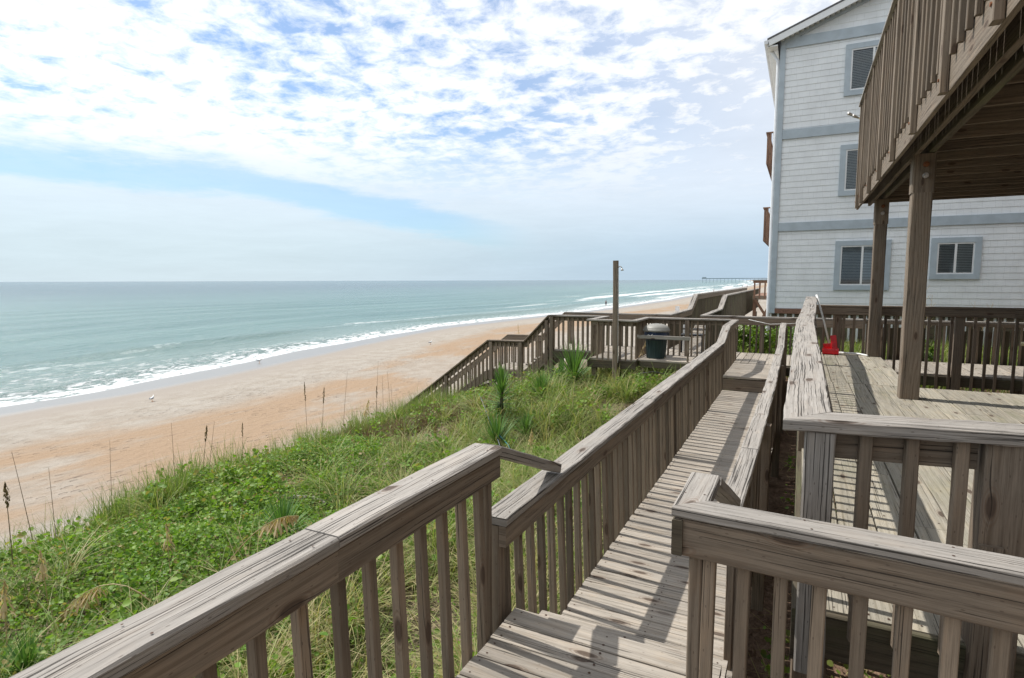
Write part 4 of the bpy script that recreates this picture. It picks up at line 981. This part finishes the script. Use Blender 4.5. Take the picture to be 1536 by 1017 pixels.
wh = np.repeat(rng.uniform(.16, .48, len(WX)), nl); WX2 = np.repeat(WX, nl)+rng.normal(0, .06, len(wh)); WY2 = np.repeat(WY, nl)+rng.normal(0, .06, len(wh))
vw = leaves(WX2, WY2, wh*rng.uniform(.35, 1, len(wh)), rng.uniform(.016, .036, len(wh)), np.repeat(rng.random(len(WX)), nl)*.6+.4*rng.random(len(wh)), np.where(rng.random(len(wh)) < .1, .7, rng.uniform(0, .2, len(wh))))
g2b = link('dune_weeds', strip_mesh('dune_weeds', *vw, F_LEAF)); tag(g2b, 'taller broad leaved weeds poking up through the grass and creeper', 'weeds', kind='stuff')
HX, HY_ = sample(1500, -9.4, -5.4, 7.6, 12.8); k = (vnoise(HX, HY_, .9, 33) > .40) & (rng.random(1500) > 1.2*bare(HX, HY_)); HX, HY_ = HX[k], HY_[k]; nl = 34; n = len(HX)*nl
HXr = np.repeat(HX, nl)+rng.normal(0, .08, n); HYr = np.repeat(HY_, nl)+rng.normal(0, .08, n)
bh = np.stack([HXr, HYr, ground(HXr, HYr)], -1)
F_HEATH = foliage('dry_heath', (.10, .085, .045), (.20, .17, .09), (.24, .14, .10), .2)
g2c = link('dry_heath', strip_mesh('dry_heath', *blades(bh, np.repeat(rng.uniform(.15, .42, len(HX)), nl)*rng.uniform(.5, 1, n), rng.uniform(.007, .013, n), rng.uniform(0, .6, n), rng.uniform(0, 6.28, n), rng.uniform(-.2, .8, n), rng.random(n), rng.random(n), 3), F_HEATH)); tag(g2c, 'brownish dry heath patch on the crest beside the beach stairs', 'heath', kind='stuff')
g2 = link('dune_creeper', strip_mesh('dune_creeper', v, f, tn_, dr_, F_LEAF)); tag(g2, 'bright green leafy creeper matting the dune in the lower left', 'ground cover', kind='stuff')
# sparse greenery in the shaded gap right of the boardwalk, and behind the cross walkway
X, Y = sample(9000, -.15, 3.5, 2.7, 12.3); k = (vnoise(X, Y, 1.3, 21) > .55); X, Y = X[k], Y[k]; n = len(X)
v1 = leaves(X, Y, .02+rng.random(n)*.18, rng.uniform(.012, .03, n), rng.random(n), rng.uniform(0, .4, n))
g3 = link('shade_weeds', strip_mesh('shade_weeds', *v1, F_LEAF)); tag(g3, 'scattered small green weeds on the shaded sand beneath the side deck', 'weeds', kind='stuff')
X, Y = sample(16000, -4.5, 5, 14.4, 18.3); n = len(X)
bs = np.stack([X, Y, ground(X, Y)], -1)
g4 = link('yard_grass', strip_mesh('yard_grass', *blades(bs, rng.uniform(.15, .5, n), rng.uniform(.008, .016, n), rng.uniform(0, .5, n), rng.uniform(0, 6.28, n), rng.uniform(.2, 1.2, n), rng.random(n), np.where(rng.random(n) < .2, .6, .05), 3), F_GRASS))
tag(g4, 'yellow green grass between the cross walkway and the pale house', 'grass', kind='stuff')
# debris straw
X, Y = sample(9000, -9.5, 1.2, .4, 13); k = visible(X, Y) | ((X > -.15) & (Y > 2.2)); X, Y = X[k], Y[k]; n = len(X)
bs = np.stack([X, Y, ground(X, Y)+.02+rng.random(n)*.06], -1)
g5 = link('straw_litter', strip_mesh('straw_litter', *blades(bs, rng.uniform(.1, .35, n), rng.uniform(.004, .008, n), np.full(n, 1.35), rng.uniform(0, 6.28, n), rng.uniform(-.1, .3, n), rng.random(n), rng.uniform(.6, 1, n), 3), F_GRASS))
tag(g5, 'dry straw scattered over the dune sand', 'straw', kind='stuff')

def bush(x0, y0, rx_, rz_, n, label, r=(.02, .045)):
    zg = float(ground(x0, y0)); e = empty('leafy_bush', (x0, y0, zg), label, 'bush', 'bushes by the cross walkway')
    u = rng.normal(size=(n, 3)); u /= np.linalg.norm(u, axis=1)[:, None]; rad = rng.uniform(.35, 1, n)**.5*(1+.35*np.sin(u[:, 0]*5+u[:, 1]*7))
    X = x0+u[:, 0]*rad*rx_; Y = y0+u[:, 1]*rad*rx_; Z = zg+rz_*.8+u[:, 2]*rad*rz_
    me = strip_mesh('foliage', *leaves(X, Y, 0, rng.uniform(*r, n), rng.random(n), rng.uniform(0, .2, n), Z=np.maximum(Z, zg+.02)), F_BUSH)
    link('foliage', me, e)
    b = MB()
    for k in range(6): 
        a = k*1.05; b.tube([(x0, y0, zg-.05), (x0+.3*rx_*math.cos(a), y0+.3*rx_*math.sin(a), zg+rz_*.7), (x0+.7*rx_*math.cos(a), y0+.7*rx_*math.sin(a), zg+rz_*1.3)], [.018, .012, .005], 5)
    b.build('stems', W_SIDE, e)
bush(-1.1, 15.9, .55, .42, 2600, 'yellow green bush behind the raised landing, left of the white downspout')
bush(-.3, 16.6, .5, .36, 2000, 'low dark green bush beside the foot of the white downspout')
bush(2.32, 15.2, .42, .50, 2200, 'green bush showing through the gap in the picket fence')
bush(-4.7, 17.5, .8, .30, 2200, 'low bush on the sand beyond the platform, seen between its balusters')

def yucca_mesh(seed, nl=70, L=.42, tr=.0):
    r = np.random.default_rng(seed); a = r.uniform(0, 6.28, nl); el_ = r.uniform(0, 1, nl)
    lean = .08+(1.45 if tr < .3 else 2.3)*el_**1.1; base = np.stack([np.cos(a)*.02, np.sin(a)*.02, tr+.0-el_*tr*.8], -1)
    return strip_mesh('leaves', *blades(base, L*r.uniform(.75, 1.1, nl), np.full(nl, .026), lean, a, r.uniform(-.05, .15, nl), r.random(nl), np.where(el_ > (.93 if tr < .3 else .8), .9 if tr < .3 else .45, r.uniform(0, .1, nl)), 3), F_YUC)
ym = [yucca_mesh(1, 130, .50, .22), yucca_mesh(2, 240, .36, .85), yucca_mesh(3, 110, .46, .20)]
def yucca(x_, y_, k, s, label, rz=0):
    zg = float(ground(x_, y_)); e = empty('yucca', (x_, y_, zg), label, 'yucca', 'yucca plants on the dune')
    o = link('leaves', ym[k], e, (x_, y_, zg+.04)); o.scale = (s, s, s); o.rotation_euler.z = rz
    hgt = (.22, .85, .20)[k]*s+.05
    b = MB(); b.tube([(x_, y_, zg-.05), (x_+.01, y_, zg+hgt)], [.035*s, .028*s], 8); b.build('trunk', W_DARK, e)
# sea oats
def head_mesh(name, L, droop, n=46, seed=0, width=.035):
    r = np.random.default_rng(seed); V_ = []; F_ = []; T_ = []; D_ = []
    for i in range(n):
        f = i/n; ang = droop*f; s_ = L*f
        cx = (math.sin(ang)*s_ if droop else 0); cz = (math.cos(ang*.8)*s_)
        wdt = width*math.sin(math.pi*min(1, .15+f*.85))*r.uniform(.5, 1.2); a = r.uniform(0, 6.28); ln = r.uniform(.018, .03)
        d = V(math.cos(a), math.sin(a), -.6); c = V(cx, 0, cz); p = c+d*wdt
        o = V(-math.sin(a), math.cos(a), 0)*.007; b0 = len(V_)
        V_ += [c, p+o, p+V(0, 0, -ln)+d*.004, p-o]; F_.append((b0, b0+1, b0+2, b0+3)); T_.append(r.random()); D_.append(0.0)
    return np.array(V_), np.array(F_), T_, D_
def oat(base, top, style, label, s=1.0, mid=None, nhead=46):
    base = V(*base); top = V(*top); zg = float(ground(base[0], base[1])); base[2] = zg
    e = empty('sea_oat', tuple(base), label, 'sea oat', 'sea oats on the dune')
    m_ = (base+top)/2+V(0, 0, .06*np.linalg.norm(top-base)) if mid is None else V(*mid)
    pts = [base*(1-t)**2+m_*2*t*(1-t)+top*t*t for t in np.linspace(0, 1, 9)]
    b = MB(); b.tube([tuple(p) for p in pts], [.0045*s*(1-.6*i/8) for i in range(9)], 5)
    me = b.mesh('stalk', F_OAT, tuple(base)); a = me.attributes.new('dry', 'FLOAT', 'FACE'); a.data.foreach_set('value', np.full(len(b.f), .85 if style == 'dark' or style == 'bare' else .25, np.float32))
    link('stalk', me, e, tuple(base))
    if style == 'bare': return e
    # seed head strung along the upper end of the stalk
    V_ = []; F_ = []; T_ = []; D_ = []; r = rng
    lo = .60 if style in ('arch', 'tan') else .72
    for i in range(nhead):
        t = lo+(1-lo)*i/nhead; c = base*(1-t)**2+m_*2*t*(1-t)+top*t*t
        a_ = r.uniform(0, 6.28); wdt = s*(.085 if style in ('arch', 'tan') else .03)*math.sin(math.pi*min(1, .2+.8*(t-lo)/(1-lo)))*r.uniform(.3, 1.1); dn = V(math.cos(a_)*.7, math.sin(a_)*.7, -.9 if style in ('arch', 'tan') else .4)
        p = c+dn*wdt; o = V(-math.sin(a_), math.cos(a_), 0)*.0075*s; b0 = len(V_)
        V_ += [c, p+o, p+V(0, 0, (-1 if style in ('arch', 'tan') else 1)*.026*s), p-o]; F_.append((b0, b0+1, b0+2, b0+3)); T_.append(r.random()); D_.append(.9 if style == 'dark' else r.uniform(0, .25))
    me = strip_mesh('seed_head', np.array(V_)-base, np.array(F_), T_, D_, F_OAT); link('seed_head', me, e, tuple(base)); return e
oat((-6.72, 2.61, 0), (-6.83, 2.65, -0.02), 'dark', 'dark seed head on a straight stalk at the left edge of the picture', 1.3)
oat((-7.09, 2.96, 0), (-7.32, 2.92, 0.16), 'bare', 'bare leaning stalk, leftmost against the orange sand', 1)
oat((-7.91, 3.51, 0), (-7.99, 3.53, -0.29), 'bare', 'short bare stalk second from the left above the creeper', 1)
oat((-8.88, 4.65, 0), (-8.94, 4.73, -0.38), 'bare', 'tall thin upright bare stalk against the orange sand at the left', 1)
oat((-8.18, 5.18, 0), (-8.28, 5.24, -0.16), 'bare', 'thin stalk leaning left before the dark headed pair', 1)
oat((-7.84, 5.36, 0), (-7.80, 5.47, -0.21), 'dark', 'dark headed sea oat, shorter of the close pair on the crest', 1.2)
oat((-7.76, 5.40, 0), (-7.71, 5.53, -0.14), 'bare', 'bare stalk leaning right beside the dark headed sea oat', 1)
oat((-7.64, 5.92, 0), (-7.68, 5.98, -0.26), 'dark', 'thin dark tipped stalk right of the close pair', 0.8)
oat((-8.07, 7.65, 0), (-8.16, 7.71, 0.06), 'dark', 'dark headed sea oat rising above the tall crest grass', 1)
oat((-7.97, 7.88, 0), (-7.94, 7.98, -0.07), 'dark', 'second dark headed sea oat right of the crest tuft, leaning right', 1.1)
oat((-7.63, 8.07, 0), (-7.58, 8.22, 0.23), 'bare', 'tall bare stalk between the dark heads and the fat tan plume', 1)
oat((-7.93, 8.90, 0), (-7.78, 9.03, -0.48), 'tan', 'fat tan plume nodding on the crest left of the stairs', 1.3)
oat((-8.03, 9.50, 0), (-8.02, 9.64, 0.22), 'bare', 'tallest thin stalk right of the fat tan plume', 1)
oat((-8.01, 9.53, 0), (-8.04, 9.59, -0.32), 'dark', 'dark tipped stalk close behind the tallest thin stalk', 0.9)
oat((-7.92, 9.65, 0), (-7.98, 9.71, -0.10), 'bare', 'thin stalk, middle of the group before the stairs', 1)
oat((-7.89, 9.87, 0), (-8.00, 9.91, -0.04), 'bare', 'thin stalk leaning left before the stairs handrail', 1)
oat((-7.89, 9.95, 0), (-7.97, 9.98, -0.32), 'bare', 'short thin stalk nearest the stairs handrail', 1)
oat((-5.07, 3.11, 0), (-5.13, 3.14, -0.28), 'tan', 'dry tan upright plume standing in the creeper at the lower left', 1.0)
oat((-5.81, 2.48, 0), (-5.90, 2.49, -0.42), 'tan', 'ragged tan plume in the creeper near the left edge', 1.0)
oat((-5.38, 2.00, 0), (-5.42, 2.04, -0.37), 'tan', 'pale tan plume cut by the left edge of the picture', 1.2)
oat((-8.30, 17.28, 0), (-8.42, 17.27, 0.50), 'tan', 'tan plume standing above the landing of the beach stairs', 1.0)
oat((-3.60, 7.73, 0), (-3.57, 7.80, -0.31), 'tan', 'reddish tan plume behind the sloping board of the foreground rail', 1.0)
oat((-4.78, 11.07, 0), (-4.91, 11.08, -0.05), 'tan', 'bushy tan plume left of the large yucca under the platform', 1.3)
oat((-6.29, 15.54, 0), (-6.21, 15.65, -0.18), 'tan', 'tan plume before the platform posts', 1.0)
oat((-5.02, 15.64, 0), (-5.01, 15.73, 0.03), 'tan', 'tan stalk before the bay of the platform', 1.0)
oat((-2.68, 12.30, 0), (-2.56, 12.47, 0.47), 'tan', 'thin tan sea oat rising in front of the bin shelf', 1.0)
oat((-3.29, 12.14, 0), (-2.93, 12.46, 0.70), 'arch', 'arching tan sea oat bending over in front of the trash can', 1.0)
oat((-4.62, 2.78, 0), (-5.42, 2.36, -0.86), 'arch', 'large tan sea oat head arching down to the left in the lower left creeper', 1.4, (-5.02, 2.63, -0.28), 90)
oat((-4.56, 3.10, 0), (-3.86, 3.52, -0.12), 'arch', 'long straw coloured stalk arching right to a nodding head above the foreground rail', 1.4, (-4.21, 3.35, -0.08), 90)
yucca(-4.36, 11.75, 0, 1.5, 'large yucca rosette in front of the platform posts', 5.0)
yucca(-4.85, 9.25, 1, 1.0, 'tall shaggy yucca with a dark skirt left of centre', 3.0)
yucca(-4.54, 10.38, 0, 0.95, 'yucca rosette right of the tall shaggy one', 0.0)
yucca(-4.73, 11.93, 2, 1.0, 'small yucca between the large rosette and the platform post', 2.0)
yucca(-4.42, 8.26, 2, 1.15, 'spiky low yucca behind the end of the foreground rail', 3.0)
yucca(-4.12, 8.76, 2, 0.8, 'half buried yucca just right of the tall shaggy one', 4.0)
yucca(-4.70, 4.07, 2, .8, 'low fan of bright yucca blades just above the foreground rail', 4.0)
yucca(-4.70, 1.85, 2, .62, 'bright yucca blades in the bottom left corner', 5.0)

# ------------------------------------------------------------------ small and distant things
def rope(name, pts, r, mat, label, cat):
    b = MB(); b.tube(pts, r, 6); tag(b.build(name, mat, None, True), label, cat)
def gz(x_, y_, o=0): return (x_, y_, float(ground(x_, y_))+o)
rope('garden_hose', [gz(-6.0, 10.45, .26), gz(-5.95, 10.33, .31), gz(-5.52, 9.75, .32), gz(-5.04, 9.07, .31), gz(-4.62, 8.49, .30), gz(-4.33, 8.13, .30), gz(-4.1, 7.8, .26), gz(-3.95, 7.6, .1)], .007, BLUE, 'grey blue hose lying across the grass left of the yuccas', 'hose')
rope('teal_rope', [gz(-4.6, 8.42, .28), gz(-4.53, 8.35, .31), gz(-4.4, 8.28, .33), gz(-4.24, 8.15, .31), gz(-4.05, 7.95, .30), gz(-3.9, 7.8, .2)], .009, TEAL, 'short teal rope tangled with the hose in the grass', 'rope')
rope('black_cable', [(-3.3, 11.95, .1), gz(-3.0, 11.7, .35), gz(-2.6, 11.6, .42), (-2.2, 11.75, .0), (-1.9, 12.0, .18)], .008, BLACK, 'black cable sagging beneath the bin shelf', 'cable')
rope('cord', [(-1.05, 14.2, 1.02), (-.6, 14.15, .93), (-.2, 14.2, .95), (.1, 14.2, .98)], .005, WHITE, 'thin white cord strung behind the balusters of the raised landing', 'cord')
b = MB(); b.tube([gz(-6.1, 5.0, .1), gz(-5.85, 5.15, .13), gz(-5.45, 5.25, .14), gz(-5.2, 5.2, .12)], [.02, .03, .026, .012], 7); tag(b.build('driftwood', W_CAP, None), 'small bleached driftwood stick lying in the creeper', 'driftwood')
def twig(x_, y_, zt, label, n=5):
    e = empty('dead_weed', gz(x_, y_), label, 'weed', 'dry weeds standing against the pale house'); b = MB()
    for k in range(n):
        a = random.uniform(-.5, .5); zb = float(ground(x_, y_)); L = zt-zb
        p = [(x_, y_, zb), (x_+a*.3*L*.5, y_, zb+L*.5), (x_+a*L*.45, y_+.05, zb+L*random.uniform(.8, 1))]
        b.tube(p, [.008, .005, .002], 5)
        for j in range(5): 
            q = V(*p[1])*(1-j/5)+V(*p[2])*j/5; s_ = random.choice((-1, 1)); b.tube([q, q+V(s_*.08, 0, .12)], [.003, .0012], 4)
    b.build('stems', F_OAT, e)
twig(2.55, 15.4, 1.98, 'dry branching weed between the two ground floor windows'); twig(3.4, 15.6, 1.62, 'smaller dry weed below the right hand window', 3)

def person(x_, y_, h, mat_top, mat_leg, label, rz=0.0, stride=.12):
    zg = max(float(ground(x_, y_)), -5.33); k = h/1.72
    e = empty('person', (x_, y_, zg), label, 'person', 'people far along the beach'); e.rotation_euler.z = rz
    J = [(0, 0, .92), (0, 0, 1.15), (0, 0, 1.40), (0, 0, 1.52), (0, -.02, 1.63), (.19, 0, 1.38), (.24, .02, 1.10), (.25, -.06, .86), (-.19, 0, 1.38), (-.24, 0, 1.10), (-.25, -.10, .86),
         (.09, -stride*.5, .50), (.09, -stride, .07), (.09, -stride-.14, .03), (-.09, stride*.4, .50), (-.09, stride, .08), (-.09, stride-.13, .03)]
    E_ = [(0, 1), (1, 2), (2, 3), (3, 4), (2, 5), (5, 6), (6, 7), (2, 8), (8, 9), (9, 10), (0, 11), (11, 12), (12, 13), (0, 14), (14, 15), (15, 16)]
    Rr = [.15, .13, .14, .055, .105, .065, .045, .035, .065, .045, .035, .075, .045, .035, .075, .045, .035]
    me = bpy.data.meshes.new('body'); me.from_pydata([tuple(c*k for c in p) for p in J], E_, [])
    me.materials.append(SKIN); o = link('body', me, e, (x_, y_, zg)); o.modifiers.new('skin', 'SKIN')
    if len(me.skin_vertices):
        for i, r_ in enumerate(Rr): me.skin_vertices[0].data[i].radius = (r_*k, r_*k*.8)
        me.skin_vertices[0].data[0].use_root = True
    sd_ = o.modifiers.new('sub', 'SUBSURF'); sd_.levels = 1; sd_.render_levels = 1
    b = MB(); b.lathe((0, 0, 0), [(.165*k, .93*k), (.16*k, 1.1*k), (.175*k, 1.35*k), (.10*k, 1.47*k)], 12, sy=.8); link('shirt', b.mesh('shirt', mat_top, smooth=True), e, (x_, y_, zg))
    b = MB(); b.lathe((0, 0, 0), [(.18*k, .62*k), (.185*k, .8*k), (.17*k, .96*k)], 12, sy=.85); link('shorts', b.mesh('shorts', mat_leg, smooth=True), e, (x_, y_, zg))
    b = MB(); b.lathe((0, .015, 0), [(.09*k, 1.62*k), (.108*k, 1.68*k), (.09*k, 1.74*k), (.03*k, 1.765*k)], 10); link('hair', b.mesh('hair', CLOTH_A, smooth=True), e, (x_, y_, zg))
person(-47.4, 152, 1.75, CLOTH_A, CLOTH_A, 'person in dark clothes standing at the waterline just left of the shower post', .6)
person(-42.5, 330, 1.8, CLOTH_B, CLOTH_A, 'person in red far up the beach, left of the crowd near the brown deck', 1.2)
for i, (x_, y_, c_) in enumerate(((-47.5, 560, CLOTH_B), (-45.0, 575, CLOTH_C), (-43.5, 560, CLOTH_A), (-41.0, 600, CLOTH_C))):
    person(x_, y_, 1.8, c_, CLOTH_A, 'distant beachgoer by the brown deck, %s' % ('red shirt', 'white shirt nearest the surf side', 'black shirt', 'white shirt on the dry sand')[i], i)
def gull(x_, y_, s, rz, label):
    zg = float(ground(x_, y_)); e = empty('gull', (x_, y_, zg), label, 'gull', 'gulls standing on the beach'); e.rotation_euler.z = rz; b = MB()
    b.tube([(-.16, 0, .18), (-.10, 0, .18), (-.03, 0, .185), (.05, 0, .20), (.10, 0, .235), (.13, 0, .29), (.155, 0, .315), (.185, 0, .305)], [.012, .045, .07, .068, .048, .034, .038, .014], 12)
    o = link('body', b.mesh('body', GULLW, smooth=True), e, (x_, y_, zg)); o.scale = (s,)*3
    b = MB()
    for sy_ in (-1, 1): b.tube([(-.24, sy_*.02, .17), (-.12, sy_*.05, .19), (.0, sy_*.062, .205), (.06, sy_*.05, .21)], [.006, .03, .04, .012], 8)
    o = link('wings', b.mesh('wings', GULLG, smooth=True), e, (x_, y_, zg)); o.scale = (s,)*3
    b = MB(); b.tube([(.185, 0, .306), (.235, 0, .298)], [.011, .003], 6)
    for sy_ in (-.025, .025): b.tube([(-.01, sy_, .13), (0, sy_, .005)], .006, 5); b.tube([(-.01, sy_, .006), (.045, sy_, .005)], [.006, .012], 5)
    o = link('beak_and_legs', b.mesh('beak_and_legs', BEAK), e, (x_, y_, zg)); o.scale = (s,)*3
gull(-33.4, 20.1, 1.05, 2.0, 'grey and white gull standing on the pale sand at the left')
gull(-42.6, 35.2, 1.2, .5, 'small gull at the edge of the wash, middle of the shoreline')
gull(-35.0, 50.6, 1.2, 1.2, 'gull on dry sand left of the beach stairs')
# pier
pr_ = empty('fishing_pier', (-160, 1500, -5), 'long fishing pier on the horizon beyond the surf', 'pier')
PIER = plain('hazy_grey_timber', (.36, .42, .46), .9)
b = MB(); b.box((-222, 1497, 3.6), (-60, 1503, 4.6)); b.build('deck', PIER, pr_)
b = MB(); b.box((-222, 1496.8, 4.6), (-60, 1497.1, 5.6)); b.build('railing', PIER, pr_)
pm = MB().board((0, 0, 3.7), (0, 0, -9), .7, .7, up=(0, 1, 0), seg=99).mesh('pile', PIER)
for k in range(19): link('pile', pm, pr_, (-220+k*8.5, 1498, 0))
b = MB(); b.box((-221, 1497.2, 4.6), (-212, 1502.8, 8.2)); b.build('shelter', PIER, pr_)
# signs on the far beach
sg = empty('beach_sign', gz(-8.2, 44), 'small white sign on a wooden stake on the beach beyond the platform', 'sign')
b = MB(); b.tube([gz(-8.2, 44, -.2), gz(-8.2, 44, 1.0)], .035, 6); b.build('stake', W_RED, sg)
b = MB(); zt = float(ground(-8.2, 44)); b.box((-8.35, 43.95, zt+.95), (-8.05, 43.99, zt+1.35)); b.build('sign_board', CLOTH_C, sg)
